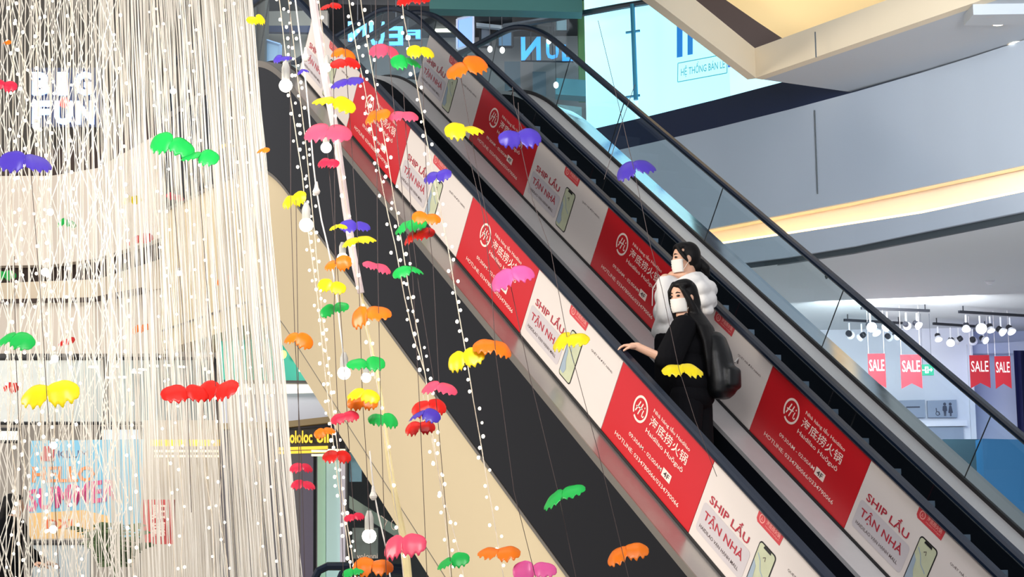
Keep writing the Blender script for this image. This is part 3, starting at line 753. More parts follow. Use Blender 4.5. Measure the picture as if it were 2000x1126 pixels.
board('display_window', 'pale display window left of the dark shop panels at the landing', 'window', 938, 54, 958, 92, 26.4, pm('window_pale', (150, 156, 170), .4), darkw, group='display windows at the landing')
board('display_window', 'narrow bluish display window below the white lintel at the landing', 'window', 972, 58, 1001, 92, 26.4, bluewin, darkw, group='display windows at the landing')
nb_ = board('notice_board', 'pale framed notice board hanging by the green pillar', 'notice board', 1084, 24, 1109, 62, 25.0, pm('notice_pale', (150, 176, 184), .5), darkw)
mb = MB(); q = at(1096, 25, 25.0); mb.tube([q, q + Vector((0, 0, .7))], .02, 6); mb.build('hanger', darkw, nb_)
mb = MB(); mb.prism([Vector((-3.4, 1.0, 4.6)), Vector((-3.4, 8.0, 4.6)), Vector((-14, 8.0, 4.6)), Vector((-14, 1.0, 4.6))], (0, 0, .2)); struct(mb.build('ceiling_landing', darkw))
strip('trim_17', [(1000, 18, 50, 25.8), (1080, 20, 52, 25.8)], 0.1, darkw, kind='s')
strip('trim_18', [(1128, -20, 190, 25.2), (1141, -20, 190, 25.2)], 0.3, greenm, kind='s')
strip('trim_19', [(1085, 152, 184, 24.6), (1170, 158, 190, 24.0)], 0.3, pm('landing_box', (96, 160, 172), .4), kind='s')
for i, (x0, x1, y0, y1) in enumerate(((985, 1016, 120, 190), (1040, 1066, 140, 196))):
    strip('trim_2%d' % i, [(x0, y0, y1, 26.2), (x1, y0, y1, 26.2)], 0.1, pm('shelf_dim', (84, 100, 112), .5), kind='s')
def glow_letters(label, glyphs, d, mat, skew=0.0):  # solid glowing mirrored letters modelled in place of a reflection in the glass
    x, y = glyphs[0][1], glyphs[0][4]
    o = thing('glow_letters', label, 'sign', at(x, y, d), 'blue glowing letters modelled in place of a reflection')
    for ch, x0, x1, y0, y1 in glyphs:
        M = facing(x0, y1, d); s = d / FPX * 1.006
        mb = MB(); vs, fs = text_geo(ch, 0, (x1 - x0) * s, 0, (y1 - y0) * s, 0.03, mirror=(ch in 'NEF'))
        vs = [v + Vector((0, v.x * skew, 0)) for v in vs]
        mb.geo((vs, fs), M @ Matrix.Translation((0, 0, .03))); mb.geo((vs, [f[::-1] for f in fs]), M); mb.build('letter', mat, o)
    mb = MB(); p = at(glyphs[0][1], glyphs[0][4] + 3, d + .05); q = at(glyphs[-1][2], glyphs[-1][4] + 3, d + .05); mb.tube([p, q], .012, 5); mb.build('mounting_rail', darkw, o)
    for g in (glyphs[0], glyphs[-2]):
        q = at((g[1] + g[2]) / 2, g[4] + 3, d + .05); mb = MB(); mb.tube([q, Vector((q.x, q.y, 4.6))], .008, 5); mb.build('hanging_rod', darkw, o)
    return o
glow_letters('glowing blue mirrored letters N U E, modelled in place of a reflection, above the second handrail curve', [('N', 680, 717, 40, 80), ('U', 722, 752, 40, 89), ('E', 759, 788, 50, 88), ('F', 796, 822, 58, 76)], 24.0, bluel)
glow_letters('modelled reflection of a glowing blue letter N with a faint U, below the curve of the rearmost handrail', [('N', 1018, 1057, 70, 116), ('U', 1067, 1092, 82, 114), ('L', 1098, 1120, 86, 118)], 24.0, bluel)
for px, py, d in ((1072, 80, 23.9), (981, 98, 24.5), (957, 96, 24.6), (1086, 166, 23.6), (735, 25, 24.5), (725, 46, 24.5), (797, 73, 24.2)):
    mb = MB(); r = 5 / FPX * d; mb.ell(at(px, py, d), r, r, r * 1.3); q = at(px, py, d); o = mb.build('hanging_lamp', whitelamp, None, True)
    mb = MB(); mb.tube([q, Vector((q.x, q.y, 4.6))], .005, 4); mb.build('cord', darkw, o)
    tag(o, {1072: 'small round lamp beside the blue letter N at the landing', 981: 'small lamp right of the slanted light box', 957: 'small lamp left of its neighbour below the pale window', 1086: 'small round lamp low at the landing, near the clear glass', 735: 'pale oval lamp high above the blue letters', 725: 'pale oval lamp just above the blue letter U', 797: 'white flare lamp by the small mirrored F'}[px], 'lamp', 'small lamps at the top landing')
area_light('landing_fill', Vector((-7.2, 3.4, 4.5)), Vector((-10.5, 4.6, 1.8)), 2.6, 95, (0.90, 0.95, 1.0), 1.4)  # unseen fill added to brighten the area behind the top landing
# left of the landing: pillar and blue-lit shop seen past the curtain edge
strip('trim_22', [(497, -100, 150, 23.0), (518, -100, 150, 23.0)], 0.4, pm('pillar_olive', (88, 84, 76), .6), kind='s')
board('light_box', 'blue-lit glass shopfront beside the pillar at the top left of the escalator', 'light box', 516, 78, 548, 122, 23.2, bluewin, pm('pale_frame', (150, 180, 220), .4), skew=10)
strip('trim_23', [(486, 55, 116, 23.8), (500, 60, 116, 23.8)], 0.1, bluewin, kind='s')
strip('trim_24', [(520, 50, 62, 25.0), (640, 50, 64, 25.0)], 0.1, pm('dusk_blue', (80, 88, 120), .5), kind='s')
# ------------------------------------------------------------------ galleries behind the string curtain
para = pm('parapet_beige', (216, 204, 190), 0.6, noise=0.03, nscale=1.5)
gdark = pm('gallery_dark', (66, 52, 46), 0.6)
gsh = pm('gallery_back', (84, 80, 74), 0.7, noise=0.3, nscale=0.8)
gwarm = pm('gallery_soffit', (212, 196, 172), 0.65)
strip('wall_left', [(-120, -200, 1400, 25.5), (640, -200, 1400, 25.5)], 0.2, pm('gallery_wall', (206, 196, 184), .65, noise=.06, nscale=.8), kind='s')
strip('trim_25', [(-100, -150, 296, 24.6), (190, -150, 296, 24.2), (300, -150, 262, 23.6), (420, -150, 190, 23.0), (500, -150, 150, 22.8)], 0.1, gsh, kind='s')
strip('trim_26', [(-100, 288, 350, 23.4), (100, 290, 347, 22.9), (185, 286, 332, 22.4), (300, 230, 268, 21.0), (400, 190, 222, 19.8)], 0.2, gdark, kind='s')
strip('trim_27', [(-100, 344, 520, 23.1), (100, 343, 517, 22.6), (190, 328, 505, 22.0), (300, 266, 470, 20.7), (400, 220, 430, 19.5), (500, 180, 395, 18.4)], 0.2, para, kind='s')
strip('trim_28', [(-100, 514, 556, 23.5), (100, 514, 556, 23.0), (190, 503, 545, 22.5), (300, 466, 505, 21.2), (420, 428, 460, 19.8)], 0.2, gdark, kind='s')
strip('trim_29', [(-100, 556, 590, 23.3), (190, 545, 582, 22.4), (330, 500, 560, 21.0), (520, 440, 540, 19.0)], 0.2, gwarm, kind='s')
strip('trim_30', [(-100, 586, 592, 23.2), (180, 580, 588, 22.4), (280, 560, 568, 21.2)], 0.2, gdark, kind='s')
strip('trim_31', [(-100, 592, 690, 23.3), (180, 588, 690, 22.5), (340, 560, 690, 21.0)], 0.2, para, kind='s')
whs = pm('shop_white', (226, 230, 232), 0.5); glz = pm('shop_glazing', (168, 178, 178), 0.25)
frm = pm('frame_dark', (54, 54, 56), 0.5)
for i in range(9):
    x, y = ((172, 717), (214, 716), (258, 728), (268, 722), (292, 715), (319, 714), (348, 717), (205, 738), (232, 737))[i]
    mb = MB(); p = at(x, y, 22.0); mb.box(p, RH * .09 + FH * .05, FH * .04, Vector((0, 0, .02)))
    tag(mb.build('ceiling_light', whitelamp), 'short white ceiling light of the row glowing through the string curtain', 'ceiling light', 'row of ceiling lights behind the curtain')
strip('trim_32', [(-60, 690, 698, 22.6), (150, 690, 697, 22.4)], .1, frm, kind='s')
for k, (x0, x1, d) in enumerate(((-60, 205, 22.5), (214, 420, 22.3))):
    w = board('shop_window', ('long glazed shop window on the left, behind the yellow butterfly' if k == 0 else 'glazed shop window behind the red butterflies, right of the dark mullion'), 'window', x0, 700, x1, 826, d, glz, frm, group='gallery shop windows')
board('light_box', 'white light box high on the left edge behind the curtain', 'light box', -40, 838, 38, 862, 21.5, shopglow, frm)
board('light_box', 'pale blue light box above the right part of the summer poster', 'light box', 196, 835, 276, 862, 21.4, pm('lightbox_blue', (196, 214, 232), .4, emit=(196, 214, 232), es=.35), frm)
# BIG FUN sign
bf = thing('glow_letters', 'large pale blue glowing BIG FUN sign behind the string curtain', 'sign', at(125, 240, 22.6))
for body, x0, x1, y0, y1 in (('BIG', 64, 188, 140, 184), ('FUN', 64, 192, 196, 241)):
    for i, ch in enumerate(body):
        a = x0 + (x1 - x0) * i / 3; b = a + (x1 - x0) / 3 - 7
        if ch == 'I': a += 6; b -= 6
        M = facing(a, y1, 22.6); s = 22.6 / FPX
        mb = MB(); g = text_geo(ch, 0, (b - a) * s, 0, (y1 - y0) * s, 0.045); mb.geo(g, M @ Matrix.Translation((0, 0, .05))); mb.geo((g[0], [f[::-1] for f in g[1]]), M); mb.build('letter', palel, bf)
mb = MB(); mb.prism([at(58, 248, 22.7), at(198, 248, 22.7), at(198, 132, 22.7), at(58, 132, 22.7)], FH * .05); mb.build('back_board', pm('sign_board_dark', (70, 76, 96), .5), bf)
for x in (80, 180):
    q = at(x, 190, 22.74); mb = MB(); mb.tube([q, q + FH * 1.9], .03, 6); mb.build('wall_bracket', frm, bf)
mb = MB(); M = facing(126, 200, 22.5); mb.geo(ring_geo(0, 0, 0, .07, 0, 360, 16), M); mb.build('red_dot', pm('dot_red', (210, 70, 70), .5), bf)
# summer poster
po = thing('poster', 'colourful HELLO SUMMER poster on the shopfront behind the curtain', 'poster', at(160, 1050, 20.5))
PD = 20.5; s = PD / FPX; M = facing(56, 1052, PD)
def P2(x, y): return ((x - 56) * s, (1052 - y) * s)
mb = MB(); slab(mb, 0, 0, 224 * s, 190 * s, -.03, 0, M); mb.build('panel', pm('poster_blue', (130, 196, 226), .5, noise=.05, nscale=2), po)
mb = MB(); x0, y0 = P2(56, 1052); x1, y1 = P2(205, 1000); mb.geo(poly_geo([(0, 0), (x1, 0), (x1 * 1.05, y1 * .8), (x1 * .7, y1 * 1.05), (0, y1 * .95)]), M @ Matrix.Translation((0, 0, .004))); mb.build('sand_print', pm('poster_sand', (238, 196, 130), .5), po)
mb = MB(); mb.geo(text_geo('HELLO', P2(60, 0)[0], P2(182, 0)[0], P2(0, 942)[1], 30 * s, .03), M @ Matrix.Translation((0, 0, .008))); mb.build('lettering', pm('poster_orange', (238, 140, 70), .5), po)
mb = MB(); g = text_geo('SUMMER', P2(52, 0)[0], P2(226, 0)[0], P2(0, 998)[1], 42 * s, .03); g = ([v + Vector((0, (v.x) * .12, 0)) for v in g[0]], g[1])
mb.geo(g, M @ Matrix.Translation((0, 0, .008))); mb.build('lettering', pm('poster_pink', (214, 66, 134), .5), po)
mb = MB(); mb.geo(text_geo('DXI', P2(90, 0)[0], P2(142, 0)[0], P2(0, 1032)[1], 18 * s, .02), M @ Matrix.Translation((0, 0, .008))); mb.build('lettering', pm('poster_red', (232, 110, 60), .5), po)
mb = MB(); mb.geo(poly_geo([P2(75, 902), P2(102, 902), P2(103, 873), P2(80, 873)]), M @ Matrix.Translation((0, 0, .008))); mb.build('logo', pm('poster_logo', (190, 44, 60), .5), po)
mb = MB(); mb.geo(text_geo('KLUMI', P2(110, 0)[0], P2(174, 0)[0], P2(0, 896)[1], 15 * s, .0), M @ Matrix.Translation((0, 0, .008))); mb.build('lettering', pm('poster_navy', (90, 90, 130), .5), po)
strip('trim_33', [(-60, 1054, 1058, 20.4), (210, 1054, 1058, 20.4)], .1, frm, kind='s')
board('display_case', 'pale glass display case under the summer poster', 'display case', 60, 1060, 180, 1180, 20.2, pm('case_pale', (178, 190, 196), .3), frm)
rb = board('roll_up_banner', 'red roll-up banner with white characters behind the curtain', 'banner', 280, 975, 340, 1062, 19.5, pm('rollup_red', (206, 84, 84), .5), None)
mb = MB(); M = facing(296, 1052, 19.4); mb.geo(text_geo('夏日', 0, .14, .22, .12, .02), M); mb.geo(text_geo('特惠', 0, .14, .04, .12, .02), M); mb.build('lettering', inkw, rb)
yel = pm('sign_yellow', (250, 206, 60), .5, emit=(252, 208, 66), es=.7)
cr = pm('strip_cream', (250, 240, 200), .5, emit=(255, 244, 206), es=.9)
ys = thing('shop_sign', 'yellow and cream striped light sign of the food shop seen through the curtain', 'sign', at(430, 890, 20.0))
for x0, x1, y0, y1, m in ((292, 560, 858, 870, yel), (300, 560, 878, 882, cr), (300, 560, 888, 892, cr)):
    mb = MB(); mb.prism([at(x0, y1, 20), at(x1, y1, 20), at(x1, y0, 20), at(x0, y0, 20)], FH * .05); mb.build('light_band', m, ys)
strip('wall_shop', [(280, 820, 1200, 20.4), (560, 820, 1200, 20.4)], .1, pm('shop_beige', (206, 198, 186), .6, noise=.12, nscale=1.5), kind='s')
board('light_strip', 'yellow-green double light strip glowing through the right part of the curtain', 'light strip', 380, 575, 500, 583, 19.0, pm('strip_lime', (236, 240, 130), .5, emit=(240, 244, 140), es=.8), None, skew=-6)
# teal shop sign right of the curtain
tq = pm('sign_turquoise', (24, 178, 156), .5, emit=(20, 180, 158), es=.35)
tg_ = thing('shop_sign', 'turquoise shop sign with a pale yellow round lamp, at the curtain edge', 'sign', at(570, 740, 19.0))
strip('panel', [(430, 640, 742, 19.2), (545, 640, 743, 19.0), (640, 640, 744, 18.8)], .15, tq, tg_)
strip('dark_edge', [(430, 741, 746, 19.15), (640, 743, 748, 18.75)], .15, frm, tg_)
mb = MB(); p = at(553, 692, 18.8); mb.ell(p, .07, .03, .045); mb.build('lamp', pm('lamp_lemon', (250, 250, 150), .5, emit=(252, 252, 150), es=1.0), tg_, True)
mb = MB(); mb.prism([at(582, 725, 18.8), at(612, 725, 18.8), at(612, 702, 18.8), at(582, 702, 18.8)], FH * .02); mb.build('white_patch', shopglow, tg_)
strip('trim_34', [(430, 747, 770, 19.3), (660, 747, 764, 18.9)], .1, shopglow, kind='s')
strip('trim_35', [(430, 764, 830, 19.5), (700, 760, 818, 19.2)], .1, pm('soffit_lilac', (206, 212, 232), .6), kind='s')
strip('trim_36', [(430, 826, 838, 19.0), (560, 822, 834, 18.9), (700, 806, 818, 18.8)], .2, pm('frame_tan', (150, 130, 92), .5), kind='s')
# dark food shop front below
shopd = pm('shop_interior', (108, 106, 112), 0.6, noise=0.25, nscale=1.2)
strip('wall_storefront', [(430, 830, 1300, 19.6), (900, 816, 1300, 19.6)], .2, shopd, kind='s')
lo = thing('shop_sign', 'yellow glowing round lettering on the dark fascia right of the curtain', 'sign', at(600, 868, 18.9))
mb = MB(); mb.prism([at(540, 880, 19.0), at(648, 874, 19.0), at(648, 832, 19.0), at(540, 838, 19.0)], FH * .08); mb.build('fascia', frm, lo)
M = facing(566, 864, 18.95); s = 18.95 / FPX
for body, a, b in (('ololoc', 0, 44), ('oil', 52, 76)):
    mb = MB(); mb.geo(text_geo(body, a * s, b * s, 0, 24 * s, .03), M); mb.build('lettering', yel, lo)
for y0, y1 in ((872, 878), (880, 885)):
    mb = MB(); mb.prism([at(540, y1 + 1, 18.9), at(640, y1 - 2, 18.9), at(640, y0 - 2, 18.9), at(540, y0 + 1, 18.9)], FH * .04); mb.build('light_band', yel, lo)
cs = thing('light_fitting', 'stacked cream light bars above the pale shop column', 'light fitting', at(650, 892, 18.6))
for x0, x1, y0, y1 in ((608, 690, 878, 882), (608, 672, 886, 890), (640, 698, 876, 879)):
    mb = MB(); mb.prism([at(x0, y1, 18.6), at(x1, y1, 18.6), at(x1, y0, 18.6), at(x0, y0, 18.6)], FH * .05); mb.build('light_bar', cr, cs)
for i, (x0, x1, c, nm) in enumerate(((588, 612, (96, 90, 110), 'dark violet'), (620, 636, (168, 206, 184), 'pale green'), (637, 664, (190, 226, 226), 'pale cyan'), (664, 676, (226, 222, 240), 'pale lilac'))):
    strip('trim_%d' % (37 + i), [(x0, 886, 1300, 18.9 - .05 * i), (x1, 884, 1300, 18.9 - .05 * i)], .3, pm('column_%d' % i, c, .4), kind='s')
board('window_poster', 'grey photographic poster behind the large glass pane, below the diagonal bar', 'poster', 688, 1030, 738, 1090, 18.8, pm('poster_grey', (140, 142, 140), .5, noise=.4, nscale=9), None)
board('window_poster', 'blue and white poster high in the shop window beside the pale column', 'poster', 682, 884, 706, 940, 18.8, pm('poster_bluewhite', (150, 186, 210), .5, noise=.3, nscale=9), None)
strip('trim_41', [(680, 966, 990, 18.6), (780, 1030, 1052, 18.6)], .06, pm('bar_pale', (176, 182, 172), .5), kind='s')
wdw = thing('shop_window', 'large clear shop window pane with white script, right of the pale column', 'window', at(740, 1120, 18.4))
strip('pane', [(678, 830, 1300, 18.4), (850, 822, 1300, 18.4)], .02, glass_mat('shop_pane', (.86, .92, .92, 1), .3), wdw)
mb = MB(); M = facing(697, 1090, 18.38); s = 18.4 / FPX
mb.geo(text_geo('volonni', 0, 40 * s, 0, 10 * s), M); mb.build('lettering', inkw, wdw)
mb = MB(); M = facing(770, 1024, 18.38); mb.geo(ring_geo(0, 0, .045, .053, 0, 360, 20), M @ Matrix.Scale(.6, 4, (1, 0, 0)))
mb.geo(stroke_geo([(-.13, .09), (-.07, .04), (-.10, -.02)], .008), M); mb.build('script_mark', inkw, wdw)
mb = MB(); mb.tube([at(678, 826, 18.39), at(678, 1200, 18.39)], .02, 5); mb.build('frame', frm, wdw)
# rails of another escalator at the very bottom
er = thing('escalator_rail', 'black handrail loop of a lower escalator at the bottom edge of the picture', 'handrail', at(720, 1126, 15.5))
for off, pts in ((0, [(608, 1160), (612, 1135), (622, 1114), (640, 1105), (680, 1105), (740, 1110), (795, 1116)]), (.8, [(660, 1140), (668, 1120), (690, 1108), (730, 1106), (800, 1108)])):
    mb = MB(); mb.tube([at(x, y, 15.5 + off) for x, y in pts], .035, 8); mb.build('handrail', rubber, er)
    mb = MB(); q = [at(x, y + 5, 15.5 + off) for x, y in pts]; mb.add(q + [p - Vector((0, 0, .6)) for p in q], [[i, i + 1, len(q) + i + 1, len(q) + i] for i in range(len(q) - 1)]); mb.build('glass_panel', glassm, er)
# floor far below
mb = MB(); mb.prism([at(-900, 1126, 4) + Vector((0, 0, -5.5)), at(3200, 1126, 4) + Vector((0, 0, -5.5)), Vector((-22, 16, -8.4)), Vector((-22, -16, -8.4))][0:0] or [Vector((-24, -20, -8.5)), Vector((24, -20, -8.5)), Vector((24, 24, -8.5)), Vector((-24, 24, -8.5))], (0, 0, -.2)); struct(mb.build('floor', pm('floor_stone', (176, 170, 162), .3)))
# ------------------------------------------------------------------ riders
def solid(name, mb, mat, parent, voxel=0.006, smooth=4, fac=0.5):
    """fuse overlapping volumes into one continuous skin."""
    iw = WM[parent.name].inverted() if parent is not None else Matrix.Identity(4)
    me = bpy.data.meshes.new('tmp'); me.from_pydata([tuple(iw @ p) for p in mb.v], [], mb.f); me.update()
    o = bpy.data.objects.new('tmp', me); COL.objects.link(o)
    r = o.modifiers.new('r', 'REMESH'); r.mode = 'VOXEL'; r.voxel_size = voxel
    q = o.modifiers.new('s', 'SMOOTH'); q.factor = fac; q.iterations = smooth
    dg = bpy.context.evaluated_depsgraph_get(); dg.update()
    nm = bpy.data.meshes.new_from_object(o.evaluated_get(dg)); nm.name = name
    bpy.data.objects.remove(o); bpy.data.meshes.remove(me)
    nm.materials.clear(); nm.materials.append(mat)
    nm.polygons.foreach_set('use_smooth', [True] * len(nm.polygons))
    b = bpy.data.objects.new(name, nm); COL.objects.link(b)
    WM[b.name] = WM[parent.name].copy() if parent is not None else Matrix.Identity(4)
    if parent is not None: b.parent = parent
    return b
skin = pm('skin', (226, 178, 150), 0.5, noise=0.04, nscale=12)
hairm = pm('hair_black', (11, 9, 10), 0.55, spec=0.25, noise=0.3, nscale=40)
maskm = pm('mask_white', (240, 236, 228), 0.7, bump=0.1, nscale=60)
teeb = pm('tee_black', (9, 9, 13), 0.9, spec=0.15, noise=0.15, nscale=18, bump=0.3)
hoodm = pm('hoodie_grey', (232, 230, 228), 0.85, noise=0.05, nscale=20, bump=0.4)
trob = pm('trousers_black', (10, 10, 14), 0.9, spec=0.15, noise=0.15, nscale=14, bump=0.3)
eyem = pm('eye_dark', (30, 22, 22), 0.25); shoem = pm('shoe_dark', (30, 30, 34), 0.6)
class Fig:
    def __init__(s, base, f, k=1.0):
        s.b = Vector(base); s.f = Vector((f[0], f[1], 0)).normalized(); s.l = Vector((0, 0, 1)).cross(s.f); s.k = k
    def J(s, f, l, u): return s.b + s.k * (f * s.f + l * s.l + Vector((0, 0, u)))
    def R(s): return Matrix((s.f, s.l, Vector((0, 0, 1)))).transposed()
def head_frame(d):
    f = Vector(d).normalized(); l = Vector((0, 0, 1)).cross(f).normalized(); u = f.cross(l)
    return Matrix((f, l, u)).transposed()
def add_head(mb, c, HM):
    P = lambda f, l, u: c + HM @ Vector((f, l, u))
    mb.ell(P(-.005, 0, .015), .092, .074, .098, HM, 20, 14)
    mb.ell(P(.018, 0, -.042), .066, .056, .066, HM, 16, 10)
    mb.ell(P(.040, 0, -.088), .030, .030, .024, HM, 10, 8)
    mb.ell(P(.090, 0, -.018), .014, .012, .020, HM, 8, 6)
    mb.ell(P(.082, 0, .000), .012, .010, .022, HM, 8, 6)
    for s in (-1, 1):
        mb.ell(P(-.004, s * .076, -.008), .020, .010, .030, HM, 8, 6)
        mb.ell(P(.060, s * .034, -.020), .022, .022, .020, HM, 8, 6)
    mb.caps([P(-.02, 0, -.06), c + Vector((0, 0, -.16)) - HM @ Vector((.02, 0, 0))], [.052, .056], 12)
def face_parts(root, c, HM):
    P = lambda f, l, u: c + HM @ Vector((f, l, u))
    for s in (-1, 1):
        mb = MB(); mb.ell(P(.081, s * .031, .010), .008, .015, .0075, HM, 10, 8); e = mb.build('eye', eyem, root, True)
        mb = MB(); mb.tube([P(.083, s * .014, .030), P(.085, s * .030, .035), P(.074, s * .048, .029)], [.003, .004, .002], 6); mb.build('eyebrow', hairm, root, True)
    mb = MB(); n, m = 14, 10; vs = []
    for lay in (0, 1):
        for i in range(n + 1):
            az = math.radians(-62 + 124 * i / n)
            for j in range(m + 1):
                u = -.100 + .092 * j / m
                t = (u + .054) / .06
                rad = (.092 + .014 * math.cos(az) ** 2) * (1 - .16 * max(0, -t) ** 2) - .003 * lay
                pl = .0035 * math.cos(j * math.pi) * (abs(az) < .9)
                vs.append(P((rad + pl * .4) * math.cos(az) - .002, rad * .80 * math.sin(az), u))
    W = m + 1; fs = []
    off = (n + 1) * W
    for i in range(n):
        for j in range(m):
            a = i * W + j; fs.append([a, a + W, a + W + 1, a + 1]); b = a + off; fs.append([b, b + 1, b + W + 1, b + W])
    for i in range(n): fs += [[i * W, i * W + off, (i + 1) * W + off, (i + 1) * W], [i * W + m, (i + 1) * W + m, (i + 1) * W + m + off, i * W + m + off]]
    for j in range(m): fs += [[j, j + 1, j + 1 + off, j + off], [n * W + j, n * W + j + off, n * W + j + 1 + off, n * W + j + 1]]
    mb.add(vs, fs); mk = mb.build('face_mask', maskm, root, True)
    mb = MB()
    for s in (-1, 1):
        for u in (-.018, -.085): mb.tube([P(.042, s * .068, u), P(.0, s * .082, -.015 + (u + .05) * .3)], .0017, 4)
    mb.build('ear_loop', maskm, mk)
def hand(mb, wrist, dirf, up, side, curl=0.5, spread=0.0):
    """palm, four jointed fingers of unequal length and a thumb."""
    f = Vector(dirf).normalized(); u = (Vector(up) - f * f.dot(Vector(up))).normalized(); l = u.cross(f) * side
    M = Matrix((f, l, u)).transposed(); P = lambda a, b, c: wrist + M @ Vector((a, b, c))
    mb.ell(P(.045, 0, 0), .052, .038, .016, M, 14, 10)
    mb.caps([P(-.01, 0, 0), P(.03, 0, 0)], [.026, .024], 10)
    for i, (b, ln) in enumerate(((.029, .072), (.010, .080), (-.010, .075), (-.028, .060))):
        p = P(.078, b, .002); pts = [P(.06, b * .9, .002), p]; a = 0.15
        for q in (.45, .32, .23):
            a += curl * (0.9 if q < .45 else .7)
            p = p + M @ Vector((math.cos(a) * ln * q, b * spread * q, -math.sin(a) * ln * q)); pts.append(p)
        mb.caps(pts, [.0095, .0095, .0088, .0080, .0070], 8)
    mb.caps([P(.010, .026, -.004), P(.036, .050, -.010), P(.058, .060, -.022), P(.074, .060, -.034)], [.013, .011, .0095, .008], 8)
def legs(mb, F, r=1.0, dx=.0):
    for s, ff in ((1, .02 + dx), (-1, -.05)):
        mb.caps([F.J(0, s * .085, .92), F.J(ff * .6 + .015, s * .095, .50), F.J(ff - .01, s * .10, .09)], [.088 * r, .058 * r, .042 * r], 12)
def feet(mb, F, dx=0):
    for s, ff in ((1, .02 + dx), (-1, -.05)):
        mb.caps([F.J(ff - .03, s * .10, .045), F.J(ff + .07, s * .105, .034), F.J(ff + .13, s * .108, .028)], [.045, .038, .028], 10)
def torso(mb, F, r=1.0):
    R = F.R()
    for u, a, b, h in ((.95, .105, .155, .10), (1.08, .095, .130, .10), (1.22, .105, .145, .12), (1.34, .095, .150, .08)):
        mb.ell(F.J(0, 0, u), a * r * F.k, b * r * F.k, h * F.k, R, 16, 10)
    mb.caps([F.J(-.01, .15, 1.375), F.J(-.01, -.15, 1.375)], [.058 * r, .058 * r], 12)
# ---- woman in the black tee
zB = zb(3.60) + NOSE / CA
FB = Fig((3.46, .56, zB), (-.80, -.60), .975)
hB = aty(1334, 580, .50); HB = head_frame((.22, -.96, -.12))
wB = thing('person', 'person in a loose black tee and white mask, one hand on the near handrail', 'person', FB.b)
mb = MB(); torso(mb, FB); legs(mb, FB); feet(mb, FB); add_head(mb, hB, HB)
mb.caps([hB + Vector((0, 0, -.12)), FB.J(-.01, 0, 1.40)], [.052, .06], 12)
gripw = pp(3.52, .052, .662); tipd = Vector((-.62, -.78, .03))
shl = FB.J(-.01, .16, 1.37); elb = Vector((3.64, .25, -1.79)); wri = Vector((3.535, .080, -1.690))
mb.caps([shl, elb, wri], [.050, .042, .027], 12)
hand(mb, wri, Vector((-.66, -.74, .06)), Vector((0.05, .0, 1)), 1, 0.55)
shr = FB.J(-.01, -.16, 1.37); elr = FB.J(-.02, -.24, 1.10); wrr = FB.J(.10, -.22, .90)
mb.caps([shr, elr, wrr], [.050, .042, .027], 12); hand(mb, wrr, FB.J(.12, -.21, .80) - wrr, FB.f, -1, .35)
bd = solid('body', mb, skin, wB, .005, 3)
face_parts(wB, hB, HB)
mb = MB(); R = FB.R()
for u, a, b, h in ((.90, .150, .200, .10), (1.00, .150, .200, .12), (1.12, .145, .195, .12), (1.24, .140, .190, .12), (1.34, .120, .180, .09)):
    mb.ell(FB.J(-.005, 0, u), a, b, h, R, 20, 10)
mb.caps([FB.J(-.01, .16, 1.365), FB.J(-.01, -.16, 1.365)], [.080, .080], 14)
mb.caps([shl, shl.lerp(elb, .93)], [.088, .094], 14); mb.caps([shr, shr.lerp(elr, .9)], [.088, .092], 14)
mb.caps([FB.J(-.01, 0, 1.40), FB.J(-.01, 0, 1.44)], [.085, .062], 14)
solid('tee_shirt', mb, teeb, wB, .008, 5)
mb = MB()
for s, ff in ((1, .02), (-1, -.05)):
    mb.caps([FB.J(0, s * .085, .92), FB.J(ff * .6 + .015, s * .10, .50), FB.J(ff - .01, s * .105, .10)], [.115, .098, .088], 14)
mb.ell(FB.J(0, 0, .93), .13, .175, .12, R, 16, 10); solid('trousers', mb, trob, wB, .009, 4)
mb = MB()
for s, ff in ((1, .02), (-1, -.05)):
    mb.caps([FB.J(ff - .03, s * .10, .048), FB.J(ff + .07, s * .105, .040), FB.J(ff + .14, s * .108, .034)], [.048, .042, .034], 10)
solid('shoes', mb, shoem, wB, .008, 2)
PH_ = lambda f, l, u: hB + HB @ Vector((f, l, u))
mb = MB(); mb.ell(PH_(-.028, 0, .022), .088, .090, .104, HB, 20, 14)
mb.ell(PH_(.010, .02, .085), .070, .070, .038, HB, 16, 10)
for s in (-1, 1):
    mb.caps([PH_(.050, s * .026, .092), PH_(.058, s * .062, .045), PH_(.034, s * .078, -.015), PH_(.005, s * .082, -.08), PH_(-.02, s * .08, -.15)], [.020, .018, .022, .030, .034], 10)
HL = HB @ Vector((0, 1, 0)); HD = HB @ Vector((1, 0, 0))
mb.loft([(PH_(-.035, 0, .06), HL * .075, HD * .065), (PH_(-.040, 0, .0), HL * .090, HD * .078), (PH_(-.050, 0, -.06), HL * .094, HD * .070), (PH_(-.062, .0, -.12).lerp(FB.J(-.08, 0.03, 1.45), .5), FB.l * .105, FB.f * .066), (FB.J(-.115, .03, 1.38), FB.l * .130, FB.f * .056), (FB.J(-.155, .03, 1.27), FB.l * .140, FB.f * .044), (FB.J(-.168, .03, 1.14), FB.l * .130, FB.f * .036), (FB.J(-.168, .03, 1.03), FB.l * .095, FB.f * .026), (FB.J(-.165, .03, .97), FB.l * .03, FB.f * .012)])
solid('hair', mb, hairm, wB, .006, 8)
